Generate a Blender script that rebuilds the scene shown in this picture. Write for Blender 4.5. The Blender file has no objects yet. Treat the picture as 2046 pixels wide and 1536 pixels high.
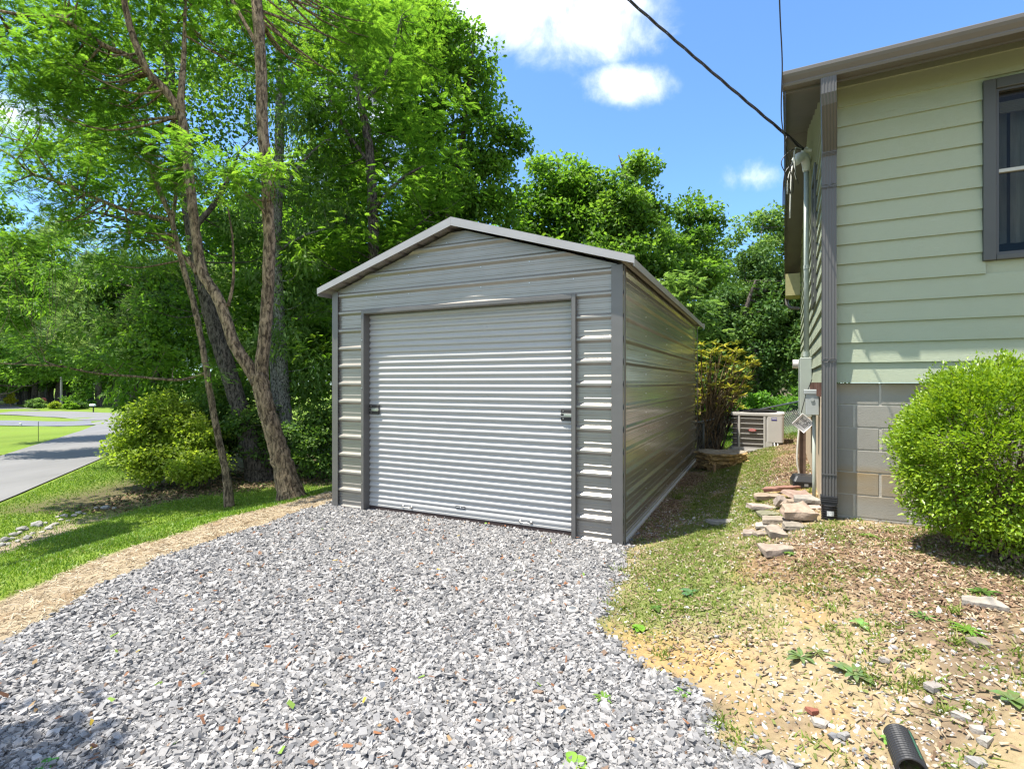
import bpy, math, random
import numpy as np
from mathutils import Vector, Matrix, noise as mnoise
random.seed(7); RNG = np.random.default_rng(11)
C = bpy.context.scene.collection
SC = bpy.context.scene
R = math.radians
# ---------------------------------------------------------------- camera, sky, sun, exposure
EYE, F, CX, CY = 1.617, 1040.0, 1023.0, 764.0
cam = bpy.data.objects.new("camera", bpy.data.cameras.new("camera")); C.objects.link(cam)
cam.location = (0, 0, EYE); cam.rotation_euler = (R(90), 0, 0)
cam.data.sensor_width = 36; cam.data.lens = 36 * F / 2046
cam.data.shift_y = -4.0 / 2046; cam.data.clip_end = 3000; cam.data.clip_start = .05
SC.camera = cam
SUN_EL, SUN_X, SUN_Y = R(70), .985, .172          # the light travels towards +X and a little +Y
sun = bpy.data.objects.new("sun", bpy.data.lights.new("sun", 'SUN')); C.objects.link(sun)
sun.data.energy = 5.0; sun.data.angle = R(.5); sun.data.color = (1, .945, .85)
sd = Vector((SUN_X * math.cos(SUN_EL), SUN_Y * math.cos(SUN_EL), -math.sin(SUN_EL)))
sun.rotation_euler = sd.to_track_quat('-Z', 'Y').to_euler(); sun.location = (-8, -4, 25)
SC.view_settings.view_transform = 'Standard'; SC.view_settings.look = 'None'
SC.view_settings.exposure = 1.08; SC.view_settings.gamma = 1
try:
    SC.cycles.use_denoising = True; SC.cycles.max_bounces = 12; SC.cycles.transmission_bounces = 8; SC.cycles.pixel_filter_type = 'BLACKMAN_HARRIS'; SC.cycles.filter_width = 1.3
    SC.cycles.caustics_reflective = False; SC.cycles.caustics_refractive = False
    SC.cycles.diffuse_bounces = 8; SC.cycles.sample_clamp_indirect = 8
except Exception: pass
w = bpy.data.worlds.new("World"); SC.world = w; w.use_nodes = True
nt = w.node_tree; nt.nodes.clear()
def N(nt, t, **k):
    n = nt.nodes.new(t)
    for a, v in k.items():
        if a.startswith('i_'): n.inputs[a[2:].replace('_', ' ')].default_value = v
        else: setattr(n, a, v)
    return n
def L(nt, a, b): nt.links.new(a, b)
def MA(nt, op, a, b=None, c=None, clamp=False):
    n = nt.nodes.new('ShaderNodeMath'); n.operation = op; n.use_clamp = clamp
    for i, v in enumerate((a, b, c)):
        if v is None: continue
        if isinstance(v, (int, float)): n.inputs[i].default_value = v
        else: nt.links.new(v, n.inputs[i])
    return n.outputs[0]
def MIXC(nt, f, a, b, mode='MIX'):
    n = nt.nodes.new('ShaderNodeMix'); n.data_type = 'RGBA'; n.blend_type = mode
    for s, v in ((n.inputs[0], f), (n.inputs[6], a), (n.inputs[7], b)):
        if isinstance(v, (int, float)): s.default_value = v
        elif isinstance(v, (tuple, list)): s.default_value = tuple(v) + ((1,) if len(v) == 3 else ())
        else: nt.links.new(v, s)
    return n.outputs[2]
sky = N(nt, 'ShaderNodeTexSky', sky_type='NISHITA', sun_disc=False, sun_elevation=SUN_EL,
        sun_rotation=math.atan2(-SUN_X, -SUN_Y), altitude=300, air_density=1.0, dust_density=.6, ozone_density=2.2)
tc = N(nt, 'ShaderNodeTexCoord'); sx = N(nt, 'ShaderNodeSeparateXYZ'); L(nt, tc.outputs['Generated'], sx.inputs[0])
yy = MA(nt, 'MAXIMUM', sx.outputs[1], .05)
cu, cv = MA(nt, 'DIVIDE', sx.outputs[0], yy), MA(nt, 'DIVIDE', sx.outputs[2], yy)
n1 = N(nt, 'ShaderNodeTexNoise', i_Scale=8.0, i_Detail=12.0, i_Roughness=.64, i_Distortion=.35); L(nt, tc.outputs['Generated'], n1.inputs['Vector'])
n2 = N(nt, 'ShaderNodeTexNoise', i_Scale=2.6, i_Detail=6.0, i_Roughness=.55); L(nt, tc.outputs['Generated'], n2.inputs['Vector'])
acc = None
for (px, py, rx, ry, gain) in ((1030, -10, 260, 125, 1.0), (1185, 40, 140, 105, .9), (1250, 10, 90, 60, .7), (1252, 168, 96, 46, 1.15), (1140, 115, 70, 50, .4),
                               (40, 230, 240, 60, .8), (1500, 355, 90, 22, .32), (760, 210, 200, 90, .8),
                               (640, 330, 160, 60, .7), (1340, 565, 220, 40, .75)):
    a = MA(nt, 'DIVIDE', MA(nt, 'SUBTRACT', cu, (px - CX) / F), rx / F)
    b = MA(nt, 'DIVIDE', MA(nt, 'SUBTRACT', cv, (CY - py) / F), ry / F)
    d = MA(nt, 'SQRT', MA(nt, 'ADD', MA(nt, 'MULTIPLY', a, a), MA(nt, 'MULTIPLY', b, b)))
    m = MA(nt, 'MULTIPLY', MA(nt, 'SUBTRACT', 1.15, d), gain)
    acc = m if acc is None else MA(nt, 'MAXIMUM', acc, m)
cl = MA(nt, 'ADD', acc, MA(nt, 'MULTIPLY', MA(nt, 'SUBTRACT', n1.outputs[0], .52), 1.9))
mr = N(nt, 'ShaderNodeMapRange', interpolation_type='SMOOTHSTEP'); mr.inputs[1].default_value = .0; mr.inputs[2].default_value = 1.15
L(nt, cl, mr.inputs[0])
front = MA(nt, 'GREATER_THAN', sx.outputs[1], .06)
mk = MA(nt, 'MULTIPLY', mr.outputs[0], front)
mr2 = N(nt, 'ShaderNodeMapRange', interpolation_type='SMOOTHSTEP'); mr2.inputs[1].default_value = .42; mr2.inputs[2].default_value = .62
L(nt, n2.outputs[0], mr2.inputs[0])
mk = MA(nt, 'MAXIMUM', mk, MA(nt, 'MULTIPLY', mr2.outputs[0], MA(nt, 'SUBTRACT', 1.0, front)))  # unseen clouds behind the camera, added as white fill for the shaded sides
skc = MIXC(nt, 1.0, sky.outputs[0], (.74, .99, 1.18), 'MULTIPLY')
cloudc = MIXC(nt, n1.outputs[0], (4.2, 4.6, 5.3), (8.0, 8.1, 8.2))
bg = N(nt, 'ShaderNodeBackground', i_Strength=.125); L(nt, MIXC(nt, mk, skc, cloudc), bg.inputs[0])
L(nt, bg.outputs[0], N(nt, 'ShaderNodeOutputWorld').inputs[0])
# ---------------------------------------------------------------- object helpers
def tag(o, label=None, cat=None, group=None, kind=None):
    for k, v in (('label', label), ('category', cat), ('group', group), ('kind', kind)):
        if v: o[k] = v
    return o
def thing(name, label, cat, loc=(0, 0, 0), rz=0, group=None):
    o = bpy.data.objects.new(name, None); C.objects.link(o); o.empty_display_size = .1
    o.location = loc; o.rotation_euler = (0, 0, rz)
    return tag(o, label, cat, group)
def link(name, me, mat, parent=None, smooth=False):
    if mat is not None: me.materials.append(mat)
    me.polygons.foreach_set('use_smooth', np.full(len(me.polygons), bool(smooth)))
    o = bpy.data.objects.new(name, me); C.objects.link(o)
    if parent is not None: o.parent = parent
    return o
def npmesh(name, V, Fc, mat, parent=None, attrs=None, smooth=False, sharp=None):
    """V (n,3), Fc (m,k): one fast mesh; attrs: {name: per-vertex floats or rgb}"""
    V = np.ascontiguousarray(V, np.float32); Fc = np.ascontiguousarray(Fc, np.int32)
    me = bpy.data.meshes.new(name); m, k = Fc.shape
    me.vertices.add(len(V)); me.vertices.foreach_set('co', V.ravel())
    me.loops.add(m * k); me.loops.foreach_set('vertex_index', Fc.ravel())
    me.polygons.add(m); me.polygons.foreach_set('loop_start', np.arange(0, m * k, k, dtype=np.int32))
    me.polygons.foreach_set('loop_total', np.full(m, k, np.int32))
    for an, av in (attrs or {}).items():
        av = np.asarray(av, np.float32)
        if av.ndim == 1: me.attributes.new(an, 'FLOAT', 'POINT').data.foreach_set('value', av)
        else:
            if av.shape[1] == 3: av = np.hstack([av, np.ones((len(av), 1), np.float32)])
            me.attributes.new(an, 'FLOAT_COLOR', 'POINT').data.foreach_set('color', av.ravel())
    me.update(calc_edges=True); me.validate()
    return link(name, me, mat, parent, smooth)
class MB:
    def __init__(s): s.v = []; s.f = []
    def face(s, *p):
        b = len(s.v); s.v += [tuple(q) for q in p]; s.f.append(tuple(range(b, b + len(p)))); return s
    def box(s, x0, x1, y0, y1, z0, z1, rot=None, at=None):
        b = len(s.v); P = [Vector((x, y, z)) for z in (z0, z1) for y in (y0, y1) for x in (x0, x1)]
        if rot is not None: P = [rot @ p for p in P]
        if at is not None: P = [p + Vector(at) for p in P]
        s.v += [tuple(p) for p in P]
        for q in ((0, 2, 3, 1), (4, 5, 7, 6), (0, 1, 5, 4), (2, 6, 7, 3), (0, 4, 6, 2), (1, 3, 7, 5)): s.f.append(tuple(b + i for i in q))
        return s
    def prism(s, prof, axis, a, c, cap=True):
        """prof: 2-D outline (closed) in the two axes other than `axis`, swept from a to c"""
        b = len(s.v); n = len(prof)
        for t in (a, c):
            for (p, q) in prof:
                s.v.append((t, p, q) if axis == 'x' else (p, t, q) if axis == 'y' else (p, q, t))
        for i in range(n):
            j = (i + 1) % n; s.f.append((b + i, b + j, b + n + j, b + n + i))
        if cap: s.f.append(tuple(b + i for i in range(n))[::-1]); s.f.append(tuple(b + n + i for i in range(n)))
        return s
    def strip(s, prof, axis, a, c):
        """open profile swept: a sheet"""
        b = len(s.v); n = len(prof)
        for t in (a, c):
            for (p, q) in prof: s.v.append((t, p, q) if axis == 'x' else (p, t, q) if axis == 'y' else (p, q, t))
        for i in range(n - 1): s.f.append((b + i, b + i + 1, b + n + i + 1, b + n + i))
        return s
    def tube(s, pts, rad, n=8, cap=True, jit=0.0):
        pts = [Vector(p) for p in pts]; b = len(s.v); m = len(pts)
        rad = [rad] * m if isinstance(rad, (int, float)) else rad
        up = None
        for i, p in enumerate(pts):
            t = (pts[min(i + 1, m - 1)] - pts[max(i - 1, 0)]).normalized()
            if up is None: up = t.orthogonal().normalized()
            up = (up - t * up.dot(t)); up = up.normalized() if up.length > 1e-6 else t.orthogonal().normalized()
            sd_ = t.cross(up)
            for k in range(n):
                a = 2 * math.pi * k / n; r = rad[i] * (1 + (random.uniform(-jit, jit) if jit else 0))
                s.v.append(tuple(p + (up * math.cos(a) + sd_ * math.sin(a)) * r))
        for i in range(m - 1):
            for k in range(n):
                k2 = (k + 1) % n; s.f.append((b + i * n + k, b + i * n + k2, b + (i + 1) * n + k2, b + (i + 1) * n + k))
        if cap: s.f.append(tuple(b + k for k in range(n))[::-1]); s.f.append(tuple(b + (m - 1) * n + k for k in range(n)))
        return s
    def lathe(s, prof, n=16, at=(0, 0, 0), rot=None):
        b = len(s.v); at = Vector(at)
        for (r, z) in prof:
            for k in range(n):
                a = 2 * math.pi * k / n; p = Vector((r * math.cos(a), r * math.sin(a), z))
                if rot is not None: p = rot @ p
                s.v.append(tuple(p + at))
        for i in range(len(prof) - 1):
            for k in range(n):
                k2 = (k + 1) % n; s.f.append((b + i * n + k, b + i * n + k2, b + (i + 1) * n + k2, b + (i + 1) * n + k))
        s.f.append(tuple(b + k for k in range(n))[::-1]); s.f.append(tuple(b + (len(prof) - 1) * n + k for k in range(n)))
        return s
    def build(s, name, mat, parent=None, smooth=False, bevel=0, angle=None):
        me = bpy.data.meshes.new(name); me.from_pydata(s.v, [], s.f); me.update()
        o = link(name, me, mat, parent, smooth)
        if bevel:
            md = o.modifiers.new('b', 'BEVEL'); md.width = bevel; md.segments = 2; md.limit_method = 'ANGLE'; md.angle_limit = R(40)
        return o
# ---------------------------------------------------------------- numpy noise
def vnoise(x, y, seed=0):
    r = np.random.default_rng(seed); T = r.random((256, 256))
    xi, yi = np.floor(x).astype(int), np.floor(y).astype(int); fx, fy = x - xi, y - yi
    fx, fy = fx * fx * (3 - 2 * fx), fy * fy * (3 - 2 * fy)
    g = lambda a, b: T[a % 256, b % 256]
    return (g(xi, yi) * (1 - fx) + g(xi + 1, yi) * fx) * (1 - fy) + (g(xi, yi + 1) * (1 - fx) + g(xi + 1, yi + 1) * fx) * fy
def fbm(x, y, s=1.0, o=4, seed=0):
    x, y = np.asarray(x, float), np.asarray(y, float); t = 0; a = .5; tot = 0
    for k in range(o):
        t = t + a * vnoise(x * s * 2 ** k + 17.3 * k, y * s * 2 ** k - 9.1 * k, seed + k); tot += a; a *= .5
    return t / tot
def ss(a, b, x):
    t = np.clip((np.asarray(x, float) - a) / (b - a), 0, 1); return t * t * (3 - 2 * t)
# ---------------------------------------------------------------- places: shed and house axes, terrain height
SHED, SHED_RZ, SW, SL = Vector((1.09, 5.19, 0)), -R(25.8), 3.777, 6.28
HOUSE, HOUSE_RZ = Vector((2.87, 4.75, 0)), -R(27.7)
EDGE = ([-6, 3.2, 4.7, 5.6, 6.84, 8.2, 10, 12.5, 16], [3.1, 3.15, 3.25, 2.95, 2.5, 1.75, .9, -.3, -.6])
XL = ([0, 3.2, 3.9, 4.66, 5.6, 6.3, 6.84, 7.3], [-3.05, -3.15, -3.2, -3.24, -2.95, -2.7, -2.5, -2.4])
XR = ([0, 2.18, 2.35, 2.97, 3.53, 3.95, 4.6, 5.1, 5.4], [1.7, 1.12, .92, .72, .55, .68, .98, 1.22, 1.3])
XO = ([0, 4.15, 5.04, 6.4, 8, 8.6, 9.6, 11], [-4.15, -4.1, -4.08, -3.84, -3.2, -2.85, -2.3, -1.5])
def ground(x, y):
    x, y = np.asarray(x, float), np.asarray(y, float)
    u = -x - np.interp(y, *EDGE)
    z = -.12 * ss(0, .95, u) - .78 * ss(.7, 5.2, u) - .02 * np.clip(u - 6, 0, 30) - .008 * np.clip(u - 36, 0, 60)
    z = z - .14 * np.exp(-((x + 8.1) / .6) ** 2) * ss(5, 7, y) * (1 - ss(10.6, 12, y))
    d = (x - SHED.x) * .9 - (y - SHED.y) * .435
    d = np.minimum(d, (x - .6))
    z = z + .40 * ss(.1, 1.9, d)
    near = np.exp(-(np.maximum(np.hypot(x, y - 5) - 5, 0) / 8))
    z = z + (fbm(x, y, 1.3, 3, 5) - .5) * .05 * near * (.25 + .75 * np.maximum(ss(0, .3, u), ss(0, .4, d)))
    return z + (fbm(x, y, .05, 3, 9) - .5) * 1.2 * ss(20, 60, np.hypot(x, y))
def W(px, py, Y): return Vector(((px - CX) / F * Y, Y, EYE - (py - CY) / F * Y))
def gp(px, py):
    Y = np.concatenate([np.linspace(.8, 40, 3000), np.linspace(40, 300, 3000)])
    X = (px - CX) / F * Y; z = EYE - (py - CY) / F * Y
    below = np.nonzero(z <= ground(X, Y))[0]
    i = below[0] if len(below) else len(Y) - 1
    return Vector((X[i], Y[i], float(ground(X[i], Y[i]))))
def gz(x, y): return float(ground(x, y))
# ---------------------------------------------------------------- materials
def pmat(name, col, rough=.6, metal=0.0, spec=.5, var=0.0, vscale=8.0, bump=0.0, bscale=60.0, stretch=(1, 1, 1), col2=None, coat=0.0, detail=5.0, bdist=.01):
    m = bpy.data.materials.new(name); m.use_nodes = True; nt = m.node_tree; b = nt.nodes['Principled BSDF']
    b.inputs['Roughness'].default_value = rough; b.inputs['Metallic'].default_value = metal
    b.inputs['Specular IOR Level'].default_value = spec; b.inputs['Coat Weight'].default_value = coat; b.inputs['Coat Roughness'].default_value = .08
    b.inputs['Base Color'].default_value = (*col, 1)
    if var or bump or col2:
        tc = N(nt, 'ShaderNodeTexCoord'); mp = N(nt, 'ShaderNodeMapping'); mp.inputs['Scale'].default_value = stretch
        L(nt, tc.outputs['Object'], mp.inputs[0])
    if var or col2:
        n = N(nt, 'ShaderNodeTexNoise', i_Scale=vscale, i_Detail=detail, i_Roughness=.6); L(nt, mp.outputs[0], n.inputs['Vector'])
        cr = N(nt, 'ShaderNodeValToRGB'); cr.color_ramp.elements[0].position = .32; cr.color_ramp.elements[1].position = .68
        a = tuple(c * (1 - var) for c in col) if not col2 else col
        c2 = tuple(min(1, c * (1 + var)) for c in col) if not col2 else col2
        cr.color_ramp.elements[0].color = (*a, 1); cr.color_ramp.elements[1].color = (*c2, 1)
        L(nt, n.outputs[0], cr.inputs[0]); L(nt, cr.outputs[0], b.inputs['Base Color'])
    if bump:
        n = N(nt, 'ShaderNodeTexNoise', i_Scale=bscale, i_Detail=4.0); L(nt, mp.outputs[0], n.inputs['Vector'])
        bp = N(nt, 'ShaderNodeBump', i_Strength=bump, i_Distance=bdist); L(nt, n.outputs[0], bp.inputs['Height']); L(nt, bp.outputs[0], b.inputs['Normal'])
    return m
def attrmat(name, rough=.85, attr='col', var=.25, vscale=30.0, bump=.4, bscale=80.0, spec=.3, bdist=.02):
    m = bpy.data.materials.new(name); m.use_nodes = True; nt = m.node_tree; b = nt.nodes['Principled BSDF']
    b.inputs['Roughness'].default_value = rough; b.inputs['Specular IOR Level'].default_value = spec
    a = N(nt, 'ShaderNodeAttribute', attribute_name=attr); tc = N(nt, 'ShaderNodeTexCoord')
    col = a.outputs['Color']
    if var:
        n = N(nt, 'ShaderNodeTexNoise', i_Scale=vscale, i_Detail=8.0, i_Roughness=.7); L(nt, tc.outputs['Object'], n.inputs['Vector'])
        k = MA(nt, 'ADD', MA(nt, 'MULTIPLY', n.outputs[0], 4 * var), 1 - 2 * var)
        h = N(nt, 'ShaderNodeVectorMath', operation='SCALE'); L(nt, col, h.inputs[0]); L(nt, k, h.inputs['Scale']); col = h.outputs[0]
    L(nt, col, b.inputs['Base Color'])
    if bump:
        n = N(nt, 'ShaderNodeTexNoise', i_Scale=bscale, i_Detail=5.0, i_Roughness=.7); L(nt, tc.outputs['Object'], n.inputs['Vector'])
        bp = N(nt, 'ShaderNodeBump', i_Strength=bump, i_Distance=bdist); L(nt, n.outputs[0], bp.inputs['Height']); L(nt, bp.outputs[0], b.inputs['Normal'])
    return m
# ---------------------------------------------------------------- terrain, road
def axis(lo, flo, fhi, hi, step):
    a = list(np.arange(flo, fhi + 1e-6, step)); s = step; x = a[-1]
    while x < hi: s *= 1.16; x += s; a.append(x)
    s = step; x = flo; b = []
    while x > lo: s *= 1.16; x -= s; b.append(x)
    return np.array(b[::-1] + a)
gx, gy = axis(-420, -10, 6, 420, .07), axis(-60, 1, 13.5, 700, .07)
X, Y = np.meshgrid(gx, gy); X, Y = X.ravel(), Y.ravel(); Z = ground(X, Y)
def shed_local(x, y):
    dx, dy = x - SHED.x, y - SHED.y; c, s = math.cos(SHED_RZ), math.sin(SHED_RZ)
    return dx * c + dy * s, -dx * s + dy * c
def house_local(x, y):
    dx, dy = x - HOUSE.x, y - HOUSE.y; c, s = math.cos(HOUSE_RZ), math.sin(HOUSE_RZ)
    return dx * c + dy * s, -dx * s + dy * c
def gzone(x, y):
    """where the thin yard grass grows"""
    dsh = (x - SHED.x) * .9 - (y - SHED.y) * .435; hx, hy = house_local(x, y); xr = np.interp(y, *XR)
    a = np.exp(-((x - xr - .62) / .5) ** 2) * ss(3.0, 3.6, y) * (1 - ss(5.0, 5.6, y))
    b = ss(.25, .7, dsh) * (1 - ss(-.75, -.35, hx)) * ss(4.7, 5.3, y) * (1 - ss(11, 13, y))
    return np.clip(np.maximum(a, b) * 1.15, 0, 1) * ss(.30, .55, fbm(x, y, 2.1, 4, 21) + .08)
def zones(x, y):
    """weights of gravel, straw bank, bare yard, mulch, woodland floor, lawn"""
    x, y = np.asarray(x, float), np.asarray(y, float)
    e = (fbm(x, y, 2.2, 4, 31) - .5)
    sx_, sy_ = shed_local(x, y); hx, hy = house_local(x, y)
    xl, xr, xo = np.interp(y, *XL), np.interp(y, *XR), np.interp(y, *XO)
    left = x - xl + e * .25; right = xr - x + e * .5
    inshed = (sx_ < .1) & (sx_ > -SW - .05)
    front = np.where(inshed, .2 - sy_, 7.2 - y)
    grav = ss(-.06, .06, np.minimum(np.minimum(left, right), np.maximum(front, -1)))
    grav = np.where((y < 1.5) & (x > xl) & (x < xr), 1, grav)
    bank = ss(-.07, .07, x - xo + e * .22) * (1 - ss(-.06, .06, left)) * (1 - ss(9.2, 10.5, y))
    yard = ss(-.1, .1, x - (SHED.x - .5 + np.clip(y - 5.19, 0, 20) * .483)) * (1 - grav) * (1 - bank) * (1 - ss(11.5, 13.5, y + e * 2))
    yard = np.where((sx_ > -.5) & (sx_ < .05) & (sy_ > 0), 1, yard)
    dsh = (x - SHED.x) * .9 - (y - SHED.y) * .435
    mul = yard * ss(.36, .62, .62 * fbm(x, y, 1.3, 4, 77) + .55 * np.exp(-((x - 3.0) ** 2 / 1.3 + (y - 3.75) ** 2 / .45)) + .33 * np.exp(-((x - 2.75) ** 2 / .5 + (y - 2.85) ** 2 / .3))
          + .3 * (1 - ss(.25, .6, dsh)) * ss(4.9, 5.4, y) + .32 * ss(-.75, -.45, hx) * ss(5.8, 6.8, y) - .18 * gzone(x, y) - .06)
    wood = ss(0, 1.2, (y - (10.6 + .25 * (x + 6) + 1.2 * np.exp(-((x + 5) / 2) ** 2))) + e) * ss(-11.5, -9.5, x) * (1 - ss(2.5, 4.5, x)) * (1 - bank)
    wood = np.maximum(wood, ss(15, 20, y) * ss(-13, -10, x))
    return grav, bank, yard, mul, wood
gr, bk, yd, mu, wo = zones(X, Y)
def mixw(base, c, wgt): return base * (1 - wgt[:, None]) + np.array(c)[None] * wgt[:, None]
f1 = fbm(X, Y, .6, 4, 3)[:, None]; f2 = fbm(X, Y, 3.0, 4, 4)[:, None]
lawn = np.array([.10, .175, .016]) * (1 - f1) + np.array([.16, .21, .03]) * f1
lawn = lawn * (.75 + .5 * f2)
ditch = ss(0, 1, 1.15 - np.abs(X + 8.1) / .55) * ss(6.2, 7.2, Y) * (1 - ss(9.8, 11.2, Y)) * ss(.35, .55, fbm(X, Y, 1.5, 3, 61) + .15)
dry = ss(.5, .68, fbm(X, Y, .35, 3, 55)) * ss(-12, -7, X)
col = mixw(lawn, (.22, .19, .085), dry * .45); col = mixw(col, (.26, .21, .15), ditch)
f3 = fbm(X, Y, 1.6, 4, 8); 
dirt = mixw(np.tile([.31, .24, .135], (len(X), 1)), (.36, .24, .105), ss(.54, .66, f3)); dirt = mixw(dirt, (.19, .14, .09), ss(.52, .7, fbm(X, Y, 2.4, 4, 18)))
dirt = mixw(dirt, (.13, .175, .04), gzone(X, Y) * .85)
col = col * (1 - yd[:, None]) + dirt * yd[:, None]
col = mixw(col, (.175, .115, .072), mu * .8)
col = mixw(col, (.095, .075, .045), wo * .9)
bankc = mixw(np.tile([.32, .255, .17], (len(X), 1)), (.26, .19, .115), ss(.45, .65, fbm(X, Y, 4, 3, 14)))
col = col * (1 - bk[:, None]) + bankc * bk[:, None]
col = mixw(col, (.11, .11, .115), gr)
far = ss(14, 30, np.hypot(X, Y))
nx, ny = len(gx), len(gy)
idx = np.arange(nx * ny).reshape(ny, nx)
quads = np.stack([idx[:-1, :-1], idx[:-1, 1:], idx[1:, 1:], idx[1:, :-1]], -1).reshape(-1, 4)
tag(npmesh('terrain', np.stack([X, Y, Z], 1), quads, attrmat('soil', .95, var=.30, vscale=22, bump=.8, bscale=45, spec=.15), attrs={'col': col}, smooth=True), kind='structure')
def ribbon(name, A, B, mat, lift=.03, na=60, nb=7):
    A, B = [np.array(v) for v in A], [np.array(v) for v in B]
    def res(P):
        P = np.array(P)[:, :2]; d = np.concatenate([[0], np.cumsum(np.hypot(*np.diff(P, axis=0).T))]); t = np.linspace(0, d[-1], na)
        return np.stack([np.interp(t, d, P[:, 0]), np.interp(t, d, P[:, 1])], 1)
    a, b = res(A), res(B); t = np.linspace(0, 1, nb)[None, :, None]
    P = (a[:, None] * (1 - t) + b[:, None] * t).reshape(-1, 2)
    V = np.column_stack([P, ground(P[:, 0], P[:, 1]) + lift]); i = np.arange(na * nb).reshape(na, nb)
    q = np.stack([i[:-1, :-1], i[:-1, 1:], i[1:, 1:], i[1:, :-1]], -1).reshape(-1, 4)
    return tag(npmesh(name, V, q, mat, smooth=True), kind='structure')
asph = pmat('asphalt', (.155, .152, .148), .9, var=.12, vscale=.8, bump=.1, bscale=60, detail=4, stretch=(1, .35, 1))
p0, p1, q0, q1 = gp(80, 970), gp(235, 903), gp(0, 912), gp(190, 851)
dA = (p1 - p0).normalized(); dB = (q1 - q0).normalized()
ribbon('road', [p0 - dA * 14, p0, p1, p1 + dA * 12, gp(262, 836)], [q0 - dB * 19, q0, gp(95, 882), gp(160, 862), gp(192, 850), gp(170, 841)], asph)
ribbon('side_road', [gp(-420, 822), gp(0, 828.7), gp(103, 833.8), gp(168, 840.4), gp(262, 838)], [gp(-420, 814), gp(0, 820.6), gp(100, 822), gp(180, 824), gp(262, 826)], asph, .045)
ribbon('driveway', [gp(-420, 845), gp(0, 851), gp(110, 852.5), gp(189, 850)], [gp(-420, 836), gp(0, 841), gp(80, 842.5), gp(132, 843), gp(180, 841)], pmat('driveway_asphalt', (.13, .135, .15), .9, var=.1, vscale=1.5), .06)
ribbon('far_drive', [gp(-10, 807.5), gp(30, 811), gp(82, 819.5)], [gp(-40, 808), gp(-20, 814), gp(10, 821)], asph, .05)
# ---------------------------------------------------------------- the metal shed
def panel_prof(z0, z1, phase=0.0, deep=.028):
    """(z, outward) pairs of the ribbed sheet from z0 to z1"""
    P = .2286; pr = [(-.038, 0), (-.010, deep), (.010, deep), (.034, 0), (.066, 0), (.070, .004), (.086, .004), (.090, 0), (.138, 0), (.142, .004), (.158, .004), (.162, 0)]
    out = []; k = math.floor((z0 - phase) / P) - 1
    while phase + k * P < z1 + P:
        out += [(phase + k * P + a, d) for a, d in pr]; k += 1
    zs = [o[0] for o in out]; ds = [o[1] for o in out]
    mid = [o for o in out if z0 < o[0] < z1]
    return [(z0, float(np.interp(z0, zs, ds)))] + mid + [(z1, float(np.interp(z1, zs, ds)))]
def sheet_mat(name, col, rough, spec=.5, coat=.0, metal=.45):
    m = pmat(name, col, rough, metal, spec, var=.06, vscale=3, coat=coat, bump=.05, bscale=5, stretch=(1, 1, 2.2), bdist=.02)
    return m
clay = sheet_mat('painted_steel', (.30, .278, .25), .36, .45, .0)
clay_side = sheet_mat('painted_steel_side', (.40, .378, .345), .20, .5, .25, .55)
trimm = sheet_mat('painted_trim', (.145, .136, .128), .42, .5, .0, .3)
roofm = sheet_mat('painted_roof', (.36, .34, .33), .42, .5, .0, .3)
galv = pmat('bright_steel', (.6, .6, .6), .3, 1.0)
doorm = pmat('door_paint', (.385, .378, .362), .48, 0, .45, var=.04, vscale=4, stretch=(.5, 1, 6), coat=.0)
dark = pmat('dark_recess', (.02, .02, .02), .8)
shed = thing('metal_shed', 'grey ribbed metal garage shed with roll-up door on the gravel pad', 'shed', SHED, SHED_RZ)
AP_Z, EV_Z, SLOPE = 3.385, 2.755, None
xm = -SW / 2 - .01
def roof_under(x): return 3.40 - .316 * abs(x - xm)
DX0, DX1, DZ = -3.303, -.497, 2.484
mb = MB()
for (za, da), (zb, db) in zip(panel_prof(0, 3.36)[:-1], panel_prof(0, 3.36)[1:]):
    def ext(z):
        h = (3.39 - z) / .316; return max(-SW + .01, xm - h), min(-.01, xm + h)
    a0, a1 = ext(za); b0, b1 = ext(zb)
    if (za + zb) / 2 < DZ: segs = [((a0, DX0), (b0, DX0)), ((DX1, a1), (DX1, b1))]
    else: segs = [((a0, a1), (b0, b1))]
    for (s0, s1), (t0, t1) in segs: mb.face((s0, -da, za), (s1, -da, za), (t1, -db, zb), (t0, -db, zb))
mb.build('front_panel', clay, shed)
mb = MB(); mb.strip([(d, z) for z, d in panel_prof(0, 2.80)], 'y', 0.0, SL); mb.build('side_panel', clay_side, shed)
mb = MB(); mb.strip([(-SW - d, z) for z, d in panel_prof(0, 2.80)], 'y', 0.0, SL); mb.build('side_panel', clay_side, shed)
mb = MB()
for (za, da), (zb, db) in zip(panel_prof(0, 3.36)[:-1], panel_prof(0, 3.36)[1:]):
    a0, a1 = ext(za); b0, b1 = ext(zb); mb.face((a1, SL + da, za), (a0, SL + da, za), (b0, SL + db, zb), (b1, SL + db, zb))
mb.build('back_panel', clay, shed)
for x0, x1, y0, y1 in ((-.0925, .026, -.027, -.022), (-SW - .026, -SW + .068, -.027, -.022)):
    mb = MB(); mb.box(x0, x1, -.040, -.0305, -.03, 2.79)
    sx0 = .0305 if x0 > -1 else -SW - .040
    mb.box(sx0, sx0 + .009, -.030, .035, -.03, 2.78); mb.build('corner_post', trimm, shed, bevel=.003)
for x0 in (.0305, -SW - .040):
    mb = MB(); mb.box(x0, x0 + .009, SL - .06, SL + .03, -.03, 2.78); mb.build('corner_post', trimm, shed)
mb = MB(); mb.box(.0005, .036, .04, SL, -.03, .028); mb.box(-SW - .036, -SW - .0005, .04, SL, -.03, .028)
mb.build('base_rail', pmat('base_rail', (.55, .55, .54), .5, .0), shed)
mb = MB()
for z0 in (-.03, .0): pass
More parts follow.
